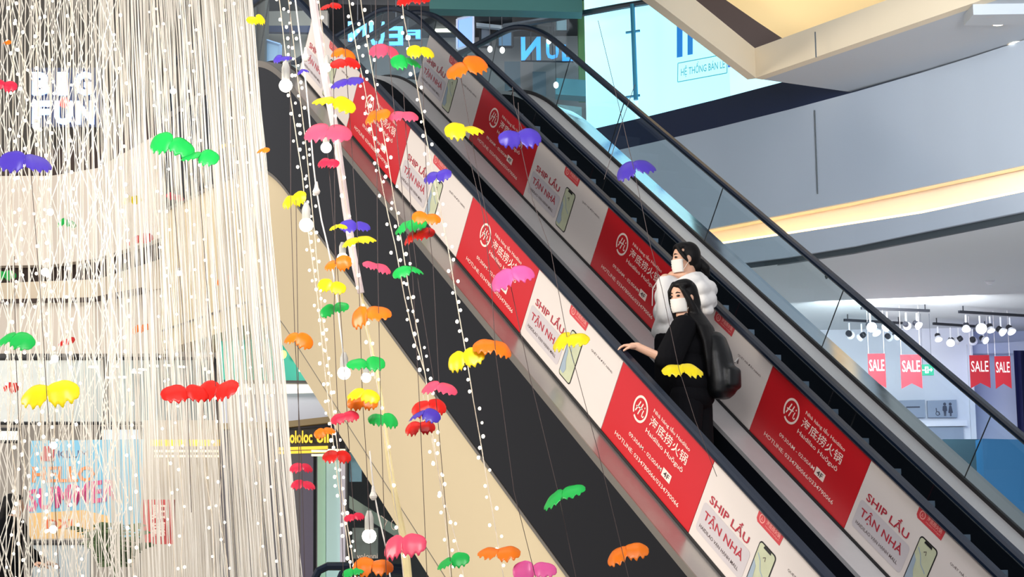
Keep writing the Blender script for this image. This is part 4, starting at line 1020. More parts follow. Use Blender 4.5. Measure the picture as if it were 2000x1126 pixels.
# ---- person in the hoodie
zW = zb(STEPX[[i for i, x in enumerate(STEPX) if x > 2.84][0]]) + NOSE / CA
FW_ = Fig((2.80, .88, zW), (-.86, -.50), .93)
hW = aty(1338, 505, .92); HW_ = head_frame((-.26, -.96, -.06))
wW = thing('person', 'person in a pale grey hoodie and white mask, standing behind the black tee', 'person', FW_.b)
mb = MB(); torso(mb, FW_, .82); legs(mb, FW_); feet(mb, FW_); add_head(mb, hW, HW_)
mb.caps([hW + Vector((0, 0, -.12)), FW_.J(-.01, 0, 1.40)], [.055, .062], 12)
arms = {}
for s in (-1, 1):
    a = FW_.J(-.01, s * .145, 1.345); e = FW_.J(-.02, s * .185, 1.10); w = FW_.J(.115, s * .07, .98); arms[s] = (a, e, w)
    mb.caps([a, e, w], [.05, .043, .028], 12); hand(mb, w, FW_.J(.125, -s * .02, .95) - w, FW_.f, s, .3)
solid('body', mb, skin, wW, .005, 3)
face_parts(wW, hW, HW_)
mb = MB(); R = FW_.R()
for u, a, b, h in ((.90, .150, .185, .09), (1.00, .150, .190, .12), (1.14, .148, .192, .12), (1.26, .135, .180, .11), (1.34, .115, .165, .07)):
    mb.ell(FW_.J(-.005, 0, u), a, b, h, R, 20, 10)
mb.caps([FW_.J(-.01, .145, 1.345), FW_.J(-.01, -.145, 1.345)], [.072, .072], 14)
for s in (-1, 1):
    a, e, w = arms[s]; mb.caps([a, e, e.lerp(w, .92)], [.070, .064, .050], 14)
neck = hW + Vector((0, 0, -.175)) - FW_.f * .015
for i in range(16):
    t = 2 * math.pi * i / 16; c_ = math.cos(t)
    p = neck + FW_.R() @ Vector((.080 * c_ - .012, .088 * math.sin(t), -.035 * c_))
    mb.ell(p, .040, .040, .040, None, 10, 8); mb.ell(p + Vector((0, 0, -.055)) + FW_.R() @ Vector((.02 * c_, .035 * math.sin(t), 0)), .055, .055, .05, None, 10, 8)
for l_, f_, u_, r_ in ((0, -.105, .00, .062), (.055, -.095, .0, .055), (-.055, -.095, .0, .055), (0, -.155, -.05, .070), (.06, -.14, -.06, .065), (-.06, -.14, -.06, .065), (0, -.16, -.13, .065), (.05, -.15, -.15, .055), (-.05, -.15, -.15, .055), (0, -.155, -.21, .045)):
    mb.ell(neck + FW_.R() @ Vector((f_, l_, u_)), r_, r_, r_ * .85, None, 12, 8)
solid('hoodie', mb, hoodm, wW, .008, 18)
mb = MB()
for s in (-1, 1): mb.tube([FW_.J(.105, s * .05, 1.40), FW_.J(.15, s * .055, 1.33), FW_.J(.16, s * .05, 1.20)], .004, 5)
mb.build('drawstring', hoodm, wW)
mb = MB()
for s, ff in ((1, .02), (-1, -.05)):
    mb.caps([FW_.J(0, s * .085, .92), FW_.J(ff * .6 + .015, s * .10, .50), FW_.J(ff - .01, s * .105, .10)], [.112, .09, .075], 14)
mb.ell(FW_.J(0, 0, .92), .125, .165, .11, R, 16, 10); solid('trousers', mb, trob, wW, .009, 4)
mb = MB()
for s, ff in ((1, .02), (-1, -.05)):
    mb.caps([FW_.J(ff - .03, s * .10, .048), FW_.J(ff + .07, s * .105, .040), FW_.J(ff + .14, s * .108, .034)], [.048, .042, .034], 10)
solid('shoes', mb, shoem, wW, .008, 2)
PW = lambda f, l, u: hW + HW_ @ Vector((f, l, u))
mb = MB(); mb.ell(PW(-.030, 0, .024), .088, .088, .100, HW_, 20, 14); mb.ell(PW(.012, 0, .088), .068, .068, .034, HW_, 16, 10)
for s in (-1, 1): mb.caps([PW(.058, s * .030, .086), PW(.054, s * .062, .045), PW(.030, s * .078, .0), PW(.010, s * .082, -.03)], [.018, .015, .014, .008], 10)
mb.ell(PW(-.07, 0, -.05), .05, .055, .05, HW_, 12, 8)
tail = PW(-.11, .0, -.03); mb.caps([PW(-.09, 0, -.01), tail, PW(-.150, 0, -.075), PW(-.165, 0, -.125)], [.028, .032, .034, .016], 10)
solid('hair', mb, hairm, wW, .006, 4)
# ---- backpack on the black tee
bagm = pm('bag_black', (9, 10, 12), 0.42, spec=0.35, noise=0.2, nscale=8, bump=0.5)
bpk = thing('backpack', 'soft shiny black backpack hanging behind the person in the black tee', 'backpack', aty(1408, 760, .66))
cb = aty(1406, 716, .70); mb = MB(); ax = Matrix((FB.f, FB.l, Vector((0, 0, 1)))).transposed()
def bagsec(u, w, dp, f=0.0): return (cb + ax @ Vector((f, .0, u)), FB.l * w, FB.f * dp)
mb.loft([bagsec(.24, .06, .03, .03), bagsec(.20, .115, .065, .025), bagsec(.10, .14, .085, .01), bagsec(0, .15, .095), bagsec(-.10, .152, .098, -.01), bagsec(-.18, .145, .085, -.01), bagsec(-.215, .10, .05)], 24)
mb.loft([bagsec(.0, .08, .02, -.085), bagsec(-.02, .115, .045, -.09), bagsec(-.14, .115, .045, -.09), bagsec(-.165, .07, .02, -.08)], 20)
solid('bag', mb, bagm, bpk, .010, 10)
mb = MB()
for s in (1, -1):
    mb.tube([cb + ax @ Vector((.05, s * .08, .15)), FB.J(-.12, s * .12, 1.36), FB.J(-.02, s * .125, 1.46), FB.J(.10, s * .13, 1.36), FB.J(.13, s * .15, 1.20)], .017, 6)
mb.build('shoulder_strap', bagm, bpk, True)
mb = MB(); mb.tube([cb + ax @ Vector((-.115, -.03, .02)), cb + ax @ Vector((-.13, 0, .05)), cb + ax @ Vector((-.115, .03, .02))], .006, 6); mb.build('zip_pull', steel, bpk)
# ---- dark figure behind the curtain
hC = at(27, 990, 17.0); FC = Fig((hC.x, hC.y, hC.z - 1.53), (RH.x, RH.y), 1.0)
HC = head_frame(RH + FH * .3)
wC = thing('person', 'dark-clothed person with black hair at the lower left behind the string curtain', 'person', FC.b)
mb = MB(); torso(mb, FC); legs(mb, FC); feet(mb, FC); add_head(mb, hC, HC)
aC = {}
for s in (-1, 1):
    a = FC.J(-.01, s * .16, 1.37); e = FC.J(.06, s * .25, 1.12); w = FC.J(.24, s * .2, 1.02); aC[s] = (a, e, w)
    mb.caps([a, e, w], [.05, .043, .028], 10); hand(mb, w, FC.f, Vector((0, 0, 1)), s, .4)
solid('body', mb, skin, wC, .007, 2)
mb = MB(); R = FC.R()
for u, a, b, h in ((.80, .15, .20, .12), (.98, .15, .20, .14), (1.16, .15, .20, .14), (1.32, .13, .19, .10)): mb.ell(FC.J(0, 0, u), a, b, h, R, 16, 10)
mb.caps([FC.J(-.01, .16, 1.37), FC.J(-.01, -.16, 1.37)], [.085, .085], 12)
for s in (-1, 1): mb.caps([aC[s][0], aC[s][1], aC[s][1].lerp(aC[s][2], .9)], [.085, .075, .055], 12)
solid('jacket', mb, teeb, wC, .01, 3)
mb = MB()
for s, ff in ((1, .02), (-1, -.05)): mb.caps([FC.J(0, s * .085, .9), FC.J(ff, s * .1, .5), FC.J(ff, s * .105, .1)], [.11, .09, .07], 12)
solid('trousers', mb, trob, wC, .01, 3)
PC = lambda f, l, u: hC + HC @ Vector((f, l, u))
mb = MB(); mb.ell(PC(-.028, 0, .022), .092, .092, .106, HC, 18, 12); mb.ell(PC(.01, 0, .085), .07, .07, .038, HC, 14, 8); mb.caps([PC(-.07, 0, 0), PC(-.09, 0, -.12)], [.07, .05], 12)
solid('hair', mb, hairm, wC, .008, 3)
# ---- palm in a pot behind the curtain
palm = thing('potted_palm', 'green potted palm with spiky fronds behind the string curtain', 'plant', at(225, 1240, 17.5))
pf = pm('palm_leaf', (92, 116, 74), .5, noise=.25, nscale=6); ps = pm('palm_stem', (96, 84, 60), .7)
pb = at(225, 1170, 17.5); mb = MB(); rs = random.Random(4)
for i in range(16):
    w = rs.uniform(0, 2 * math.pi); ln = rs.uniform(.6, 1.0); out = rs.uniform(.15, .38); c0 = pb + Vector((0, 0, .1))
    pts = [c0 + Vector((math.cos(w) * out * t * t * 1.3, math.sin(w) * out * t * t * 1.3, ln * t - .35 * ln * t ** 3)) for t in (0, .25, .5, .75, 1)]
    mb.tube(pts, [.006, .005, .004, .003, .002], 4)
    for k in range(1, 10):
        t = .3 + .07 * k; p = c0 + Vector((math.cos(w) * out * t * t * 1.3, math.sin(w) * out * t * t * 1.3, ln * t - .35 * ln * t ** 3))
        for s in (-1, 1):
            dv = Vector((math.cos(w + s * 1.1) * .16, math.sin(w + s * 1.1) * .16, -.02)); mb.prism([p, p + dv * .5 + Vector((0, 0, .02)), p + dv, p + dv * .5 - Vector((0, 0, .012))], Vector((.002, .002, 0)))
mb.build('fronds', pf, palm)
mb = MB(); mb.lathe([(.13, -.35), (.17, 0), (.18, .03)], pb, (0, 0, 1), 16); mb.build('pot', pm('pot_grey', (120, 116, 110), .6), palm)
mb = MB(); mb.tube([pb, pb + Vector((0, 0, .2))], .03, 8); mb.build('stem', ps, palm)
# ------------------------------------------------------------------ string curtain
def xedge(y): return 485 + 105 * (y / 1126.0)
curt = pm('curtain_string', (240, 236, 228), 0.6, noise=0.03, nscale=3, trans=0.35)
rs = random.Random(21)
mb = MB(); px_r = 1 / FPX
def strand(x0, x1, d, w, amp, ph, freq):
    pts = []; n = 18
    for i in range(n + 1):
        t = i / n; y = -70 + 1270 * t
        pts.append(at(x0 + (x1 - x0) * t + amp * math.sin(ph + freq * t * 6.28), y, d))
    mb.tube(pts, w * px_r * d, 3, 0, False)
def lean(x): return (max(0, x) / 485.0) ** 1.3
x = 392.0
while x < 486:      # dense outer third
    strand(x, x + 110 * lean(x) + rs.uniform(-9, 5) * (1 if x < 475 else .2), rs.uniform(9.3, 9.9), rs.uniform(.8, 1.5), rs.uniform(.3, 2.2), rs.uniform(0, 6), rs.uniform(1, 4)); x += rs.uniform(.5, 1.05)
x = 195.0
while x < 400:      # middle
    strand(x, x + 110 * lean(x) + rs.uniform(-14, 12), rs.uniform(9.2, 10.0), rs.uniform(.6, 1.15), rs.uniform(.5, 3.5), rs.uniform(0, 6), rs.uniform(1, 4)); x += rs.uniform(.7, 1.7)
x = -30.0
while x < 205:      # open netting
    strand(x, x + 110 * lean(x) + rs.uniform(-20, 20), rs.uniform(9.0, 10.0), rs.uniform(.6, 1.0), rs.uniform(1, 5), rs.uniform(0, 6), rs.uniform(.5, 3)); x += rs.uniform(3.0, 6.0)
x = 60.0
while x < 205:      # the netting thickens towards the middle
    strand(x, x + 110 * lean(x) + rs.uniform(-14, 14), rs.uniform(9.2, 10.0), rs.uniform(.6, 1.05), rs.uniform(.5, 4), rs.uniform(0, 6), rs.uniform(1, 4)); x += 9.0 - 7.2 * (x - 60) / 145 + rs.uniform(-.6, .6)
def zigzag(x0, x1, d, w, half, per, ph):
    pts = []; y = -80 - ph * per; k = 0
    while y < 1210:
        t = (y + 70) / 1270; pts.append(at(x0 + (x1 - x0) * t + (half if k % 2 else -half) * rs.uniform(.7, 1.2), y, d)); y += per * rs.uniform(.85, 1.15); k += 1
    mb.tube(pts, w * px_r * d, 3, 0, False)
for i in range(34):    # threads tied into a diamond net
    x = -24 + i * 7.5; zigzag(x, x + 12, rs.uniform(9.0, 9.5), rs.uniform(.8, 1.1), rs.uniform(9, 17), rs.uniform(75, 120), (i % 2) * 1.0 + rs.uniform(-.15, .15))
cu = mb.build('string_curtain', curt); tag(cu, 'dense white string curtain with crossing threads filling the left of the picture', 'string curtain', None, 'stuff')
# ------------------------------------------------------------------ fairy lights
ledm = pm('fairy_bulb', (255, 248, 232), 0.4, emit=(255, 244, 222), es=5.0)
for m_ in (ledm,):
    try: m_.cycles.emission_sampling = 'NONE'
    except Exception: pass
wirem = pm('fairy_wire', (226, 214, 196), 0.5, trans=0.3); cordm = pm('white_cord', (220, 214, 206), 0.5)
def sphere_mesh(r, nu=8, nv=6):
    b = MB(); b.ell((0, 0, 0), r, r, r * 1.1, None, nu, nv); me = bpy.data.meshes.new('bulb'); me.from_pydata([tuple(p) for p in b.v], [], b.f)
    me.materials.append(ledm); me.polygons.foreach_set('use_smooth', [True] * len(me.polygons)); return me
LEDM = {}
def add_bulbs(t, pts, step, r_px, side, rs, jit=.35):
    """bulbs on short leads along a wire, each one a part."""
    L = [0]
    for a, b in zip(pts[:-1], pts[1:]): L.append(L[-1] + (b - a).length)
    s = step * rs.uniform(.2, .8); sg = 1
    while s < L[-1]:
        i = max(k for k in range(len(L)) if L[k] <= s); i = min(i, len(pts) - 2); u = (s - L[i]) / (L[i + 1] - L[i] + 1e-9)
        p = pts[i].lerp(pts[i + 1], u) + RH * sg * side * rs.uniform(.35, 1.1) + FH * rs.uniform(-.01, .005)
        k = round(r_px * rs.uniform(.85, 1.25), 1)
        if k not in LEDM: LEDM[k] = sphere_mesh(k * px_r * 9.0 * .62)
        o = bpy.data.objects.new('bulb', LEDM[k]); COL.objects.link(o); o.parent = t; o.location = WM[t.name].inverted() @ p
        s += step * rs.uniform(1 - jit, 1 + jit); sg = -sg if rs.random() < .7 else sg
def resample(pts, d0, d1):
    n = len(pts); return [at(x, y, d0 + (d1 - d0) * i / (n - 1)) for i, (x, y) in enumerate(pts)]
def fairy(label, pts, d0, d1, step_px, r_px, side_px, w_px=1.0, group='fairy light strings in front of the escalator', seed=1, mat=None):
    P = resample(pts, d0, d1); t = thing('fairy_light_string', label, 'fairy lights', P[0], group)
    mb = MB(); mb.tube(P, w_px * px_r * d0, 5); mb.build('wire', mat or wirem, t)
    add_bulbs(t, P, step_px * px_r * d0, r_px, side_px * px_r * d0, random.Random(seed)); return t
D1, D2 = 9.1, 8.95
fairy('fairy light string running down the left of the glowing bundle, past the uppermost globe bulb', [(541, -40), (548, 20), (566, 180), (582, 290), (590, 340), (599, 430), (606, 480), (620, 580), (634, 720), (648, 840), (660, 940), (676, 1040), (692, 1170)], D1, D2, 19, 4.6, 8, seed=3)
fairy('fairy light string close to the right of the leftmost bundle wire', [(558, -40), (566, 20), (582, 160), (596, 270), (606, 370), (614, 450), (618, 500), (630, 620), (640, 700), (650, 800), (660, 880), (668, 960), (684, 1060), (700, 1170)], D1 + .22, D2 + .2, 18, 4.4, 7, seed=5)
fairy('fairy light string beside the thick white plastic band, from the top edge downwards', [(618, -40), (630, 60), (640, 150), (652, 240), (664, 330), (682, 440), (697, 540), (708, 600), (720, 660), (732, 740)], D1 - .1, D2, 34, 4.6, 6, seed=7)
fairy('fairy light string through the red panel, left of a close pair', [(676, -40), (684, 20), (697, 100), (712, 170), (726, 250), (742, 340), (758, 420), (772, 480), (790, 580), (806, 650), (828, 722)], D1, D2, 24, 4.8, 10, seed=9)
fairy('fairy light string through the red panel, right of a close pair', [(700, -40), (707, 20), (722, 110), (738, 200), (754, 290), (768, 380), (784, 470), (798, 560), (816, 650), (832, 740), (842, 830), (856, 920), (868, 1000), (884, 1170)], D1 + .05, D2, 25, 4.8, 10, seed=11)
fairy('fairy light string on its own, crossing the white panel and black cladding, rightmost of all', [(782, -40), (788, 30), (804, 110), (824, 220), (842, 320), (860, 410), (878, 500), (894, 600), (910, 690), (926, 790), (940, 870), (948, 920), (962, 1000), (976, 1080), (990, 1170)], D1 - .2, D2 - .2, 26, 4.6, 9, seed=13)
fairy('faint fairy light string over the beige cladding, beginning at the red and purple butterflies', [(826, 770), (838, 830), (852, 900), (866, 970), (884, 1030), (900, 1090), (912, 1170)], D1, D2, 27, 4.2, 9, seed=15)
fairy('fairy light string along the pale yellow cable, low beside the large pink butterfly', [(716, 640), (728, 700), (738, 760), (748, 830), (760, 890), (768, 960), (780, 1040), (792, 1170)], D1 - .05, D2, 62, 5.0, 6, seed=17)
xsn = [(22, 'curtain fairy light strand at the far left edge, behind the purple butterfly'), (40, 'curtain fairy light strand just right of the far left one'), (72, 'curtain fairy light strand through the left edge of the BIG FUN sign'), (94, 'curtain fairy light strand hanging over the upright of the letter I'), (132, 'curtain fairy light strand down the right of the letter I, to the poster lettering'),
       (228, 'curtain fairy light strand in the open gap between the sign and the green butterflies'), (290, 'curtain fairy light strand brushing the left tip of the upper green butterfly'), (306, 'curtain fairy light strand behind the left wing of the upper green butterfly'), (352, 'curtain fairy light strand between the two green butterflies'), (372, 'curtain fairy light strand behind the lower green butterfly body'), (432, 'curtain fairy light strand right of the lower green butterfly'), (462, 'curtain fairy light strand nearest the curtain outer edge')]
for i, (x, lab) in enumerate(xsn):
    r2 = random.Random(100 + i); pts = [(x + 100 * lean(x) * t + r2.uniform(-7, 7), -40 + 1220 * t) for t in [k / 14 for k in range(15)]]
    fairy(lab, pts, 9.0, 8.9, 34 if i < 6 else 44, 3.7 if i > 5 else 4.6, 8, .8, 'fairy light strands on the curtain', 40 + i)
# cables
def cable(name, label, cat, pts, d, w, mat, group=None, knots=()):
    P = [at(x, y, d) for x, y in pts]; t = thing(name, label, cat, P[0], group)
    mb = MB(); mb.tube(P, [ww * px_r * d for ww in w] if isinstance(w, (list, tuple)) else w * px_r * d, 8); mb.build('cord', mat, t)
    for x, y in knots:
        c = at(x, y, d); k = px_r * d; mb = MB(); mb.lathe([(2.5 * k, 14 * k), (4.5 * k, 2 * k), (8 * k, -6 * k), (6.5 * k, -10 * k), (3 * k, -14 * k)], c, (0, 0, 1), 10); mb.build('connector', mat, t)
    return t
band = pm('plastic_band', (226, 214, 214), 0.45, trans=0.45, noise=0.02, nscale=10); ylc = pm('pale_cable', (240, 226, 176), 0.5, trans=0.3)
cable('plastic_band', 'thick translucent white plastic band hanging through the pink butterfly', 'band', [(607, -40), (614, 20), (626, 100), (640, 180), (654, 250), (664, 320), (676, 410), (690, 500), (705, 572)], 9.0, [9, 9, 9, 8.5, 8, 8, 8, 8, 7], band)
cable('plastic_band', 'pale yellow cable bundle running down the beige cladding behind the large pink butterfly', 'cable', [(704, 560), (716, 640), (736, 720), (748, 800), (757, 880), (766, 940), (778, 1000), (792, 1070), (800, 1170)], 9.05, [3, 3, 3, 4.5, 5.5, 6, 7, 8, 9], ylc)
cable('white_cord', 'plain white cord with a connector, left of the plastic band', 'cord', [(572, -40), (584, 60), (597, 160), (606, 250), (612, 320), (618, 370), (628, 430), (640, 480), (656, 560), (664, 640), (672, 700)], 8.95, 1.6, cordm, None, [(597, 106), (618, 368)])
cable('white_cord', 'thin white cord with a connector above the lowest globe bulb', 'cord', [(722, 880), (729, 950), (738, 1000), (752, 1060), (762, 1126), (768, 1170)], 8.95, 1.5, cordm, None, [(729, 962)])
# globe bulbs
globem = pm('globe_glow', (255, 252, 240), 0.3, emit=(255, 250, 236), es=4.5); sockm = pm('bulb_socket', (178, 176, 170), 0.4, trans=0.2)
for x, y, r, top, lab in ((558, 167, 13.5, 118, 'uppermost glowing globe bulb, beside the black top of the cladding'), (638, 132, 9, 108, 'small glowing globe bulb in the white band near the red butterfly'), (637, 288, 11, 262, 'glowing globe bulb tucked under the big pink butterfly'), (598, 439, 14, 398, 'glowing globe bulb at the foot of the dense left bundle'), (669, 504, 11, 474, 'glowing globe bulb just above the small orange butterfly'), (672, 728, 13, 690, 'glowing globe bulb left of the green butterfly over the beige'),
                          (715, 737, 10, 720, 'glowing globe bulb half hidden under the green butterfly'), (721, 1046, 14, 1000, 'lowest glowing globe bulb, in front of the dark shop window')):
    c = at(x, y, 8.7); k = px_r * 8.7; t = thing('globe_bulb', lab, 'light bulb', c, 'globe bulbs on the strings')
    mb = MB(); mb.ell(c, r * k, r * k, r * k, None, 16, 10); mb.build('globe', globem, t, True)
    h = (y - top - r * .8) * k; mb = MB(); mb.lathe([(r * .55 * k, r * .75 * k), (r * .62 * k, r * k), (r * .62 * k, r * k + h * .6), (r * .3 * k, r * k + h)], c, (0, 0, 1), 12); mb.build('socket', sockm, t, True)
for x, y, r, lab in ((70, 246, 7, 'small round bulb on the curtain just under the letters of the sign'), (98, 414, 7, 'small round bulb on the curtain left of centre, above the dark gallery band'), (88, 531, 8, 'small round bulb on the curtain in front of the dark gallery band'), (107, 700, 7.5, 'small round bulb on the curtain above the yellow butterfly'), (104, 869, 7.5, 'small round bulb on the curtain at the poster logo'), (104, 1033, 8, 'small round bulb on the curtain over the sand-coloured part of the poster'), (350, 533, 5.5, 'small round bulb on the middle of the curtain'), (338, 178, 6, 'small round bulb high on the curtain above the green butterflies')):
    c = at(x, y, 8.85); k = px_r * 8.85; t = thing('globe_bulb', lab, 'light bulb', c, 'small bulbs on the curtain')
    mb = MB(); mb.ell(c, r * k, r * k, r * k, None, 12, 8); mb.build('globe', globem, t, True)
    mb = MB(); mb.lathe([(r * .5 * k, r * .8 * k), (r * .4 * k, r * 1.9 * k)], c, (0, 0, 1), 10); mb.build('socket', sockm, t, True)
# ------------------------------------------------------------------ plastic butterflies on threads
BC = {'red': (226, 38, 28), 'orange': (244, 140, 24), 'yellow': (242, 226, 28), 'green': (34, 200, 92), 'pink': (244, 96, 130), 'magenta': (238, 110, 180), 'purple': (92, 70, 196), 'crimson': (226, 50, 84)}
BM = {k: pm('film_' + k, v, 0.34, trans=0.5, coat=0.08, noise=0.08, nscale=25) for k, v in BC.items()}
def wing_geo(var):
    """one arched wing with a scalloped trailing edge; span along +x, chord along y."""
    r = random.Random(var); N, M = 16, 7; droop = (.50, .62, .40)[var % 3]
    front = [(0, .24), (.15, .34), (.4, .42), (.7, .38), (.92, .30), (1, .14)]
    back = [(0, -.30), (.08, -.34), (.18, -.52), (.28, -.36), (.42, -.56), (.54, -.38), (.62, -.34), (.72, -.50), (.80, -.30), (.92, -.26), (1, -.08)]
    top = []
    for i in range(N + 1):
        x = i / N; yf = interp(front, x); yb = interp(back, x)
        for j in range(M + 1):
            y = yb + (yf - yb) * j / M
            z = .16 * x - droop * x * x - .42 * max(0, -y) ** 1.2 * (1 + .3 * var % 2) + .02 * math.sin(9 * x + var)
            top.append(Vector((x, y, z)))
    W = M + 1; off = len(top); vs = top + [p - Vector((0, 0, .012)) for p in top]; fs = []
    for i in range(N):
        for j in range(M):
            a = i * W + j; fs += [[a, a + W, a + W + 1, a + 1], [a + off, a + off + 1, a + off + W + 1, a + off + W]]
        fs += [[i * W, i * W + off, (i + 1) * W + off, (i + 1) * W], [i * W + M, (i + 1) * W + M, (i + 1) * W + M + off, i * W + M + off]]
    for j in range(M): fs.append([N * W + j, N * W + j + off, N * W + j + 1 + off, N * W + j + 1])
    return vs, fs
WG = {}
def wing_mesh(var, col, side):
    k = (var, col, side)
    if k not in WG:
        vs, fs = wing_geo(var); me = bpy.data.meshes.new('wing')
        me.from_pydata([(p.x * side, p.y, p.z) for p in vs], [], fs if side > 0 else [f[::-1] for f in fs])
        me.materials.append(BM[col]); me.polygons.foreach_set('use_smooth', [True] * len(me.polygons)); WG[k] = me
    return WG[k]
def body_mesh(col):
    k = ('b', col)
    if k not in WG:
        b = MB(); b.caps([(0, .22, .0), (0, 0, .015), (0, -.3, -.09)], [.02, .035, .015], 8); me = bpy.data.meshes.new('body')
        me.from_pydata([tuple(p) for p in b.v], [], b.f); me.materials.append(BM[col]); WG[k] = me
    return WG[k]
brs = random.Random(77)
def butterfly(col, x, y, w, d, label, roll=None, pitch=None, yaw=None):
    s = w * px_r * d / 1.72
    roll = brs.uniform(-12, 12) if roll is None else roll; pitch = brs.uniform(30, 54) if pitch is None else pitch + 14; yaw = brs.uniform(-28, 28) if yaw is None else yaw
    c = at(x, y - w * .16, d)
    # local x to the right, y away from the atrium, z up
    B = Matrix((RH, FH, Vector((0, 0, 1)))).transposed().to_4x4()
    M = Matrix.Translation(c) @ B @ Matrix.Rotation(math.radians(yaw), 4, 'Z') @ Matrix.Rotation(math.radians(roll), 4, 'Y') @ Matrix.Rotation(math.radians(pitch), 4, 'X') @ Matrix.Scale(s, 4)
    t = thing('butterfly', label, 'butterfly', group='plastic butterflies on threads', M=M)
    v = brs.randrange(3)
    for side in (-1, 1):
        o = bpy.data.objects.new('wing', wing_mesh(v, col, side)); COL.objects.link(o); o.parent = t
        o.rotation_euler = (math.radians(brs.uniform(-16, 16)), math.radians(side * brs.uniform(-14, 10)), math.radians(side * brs.uniform(-10, 12))); k = brs.uniform(.95, 1.1); o.scale = (k, brs.uniform(1.05, 1.4), k)
    o = bpy.data.objects.new('body', body_mesh(col)); COL.objects.link(o); o.parent = t
    return t
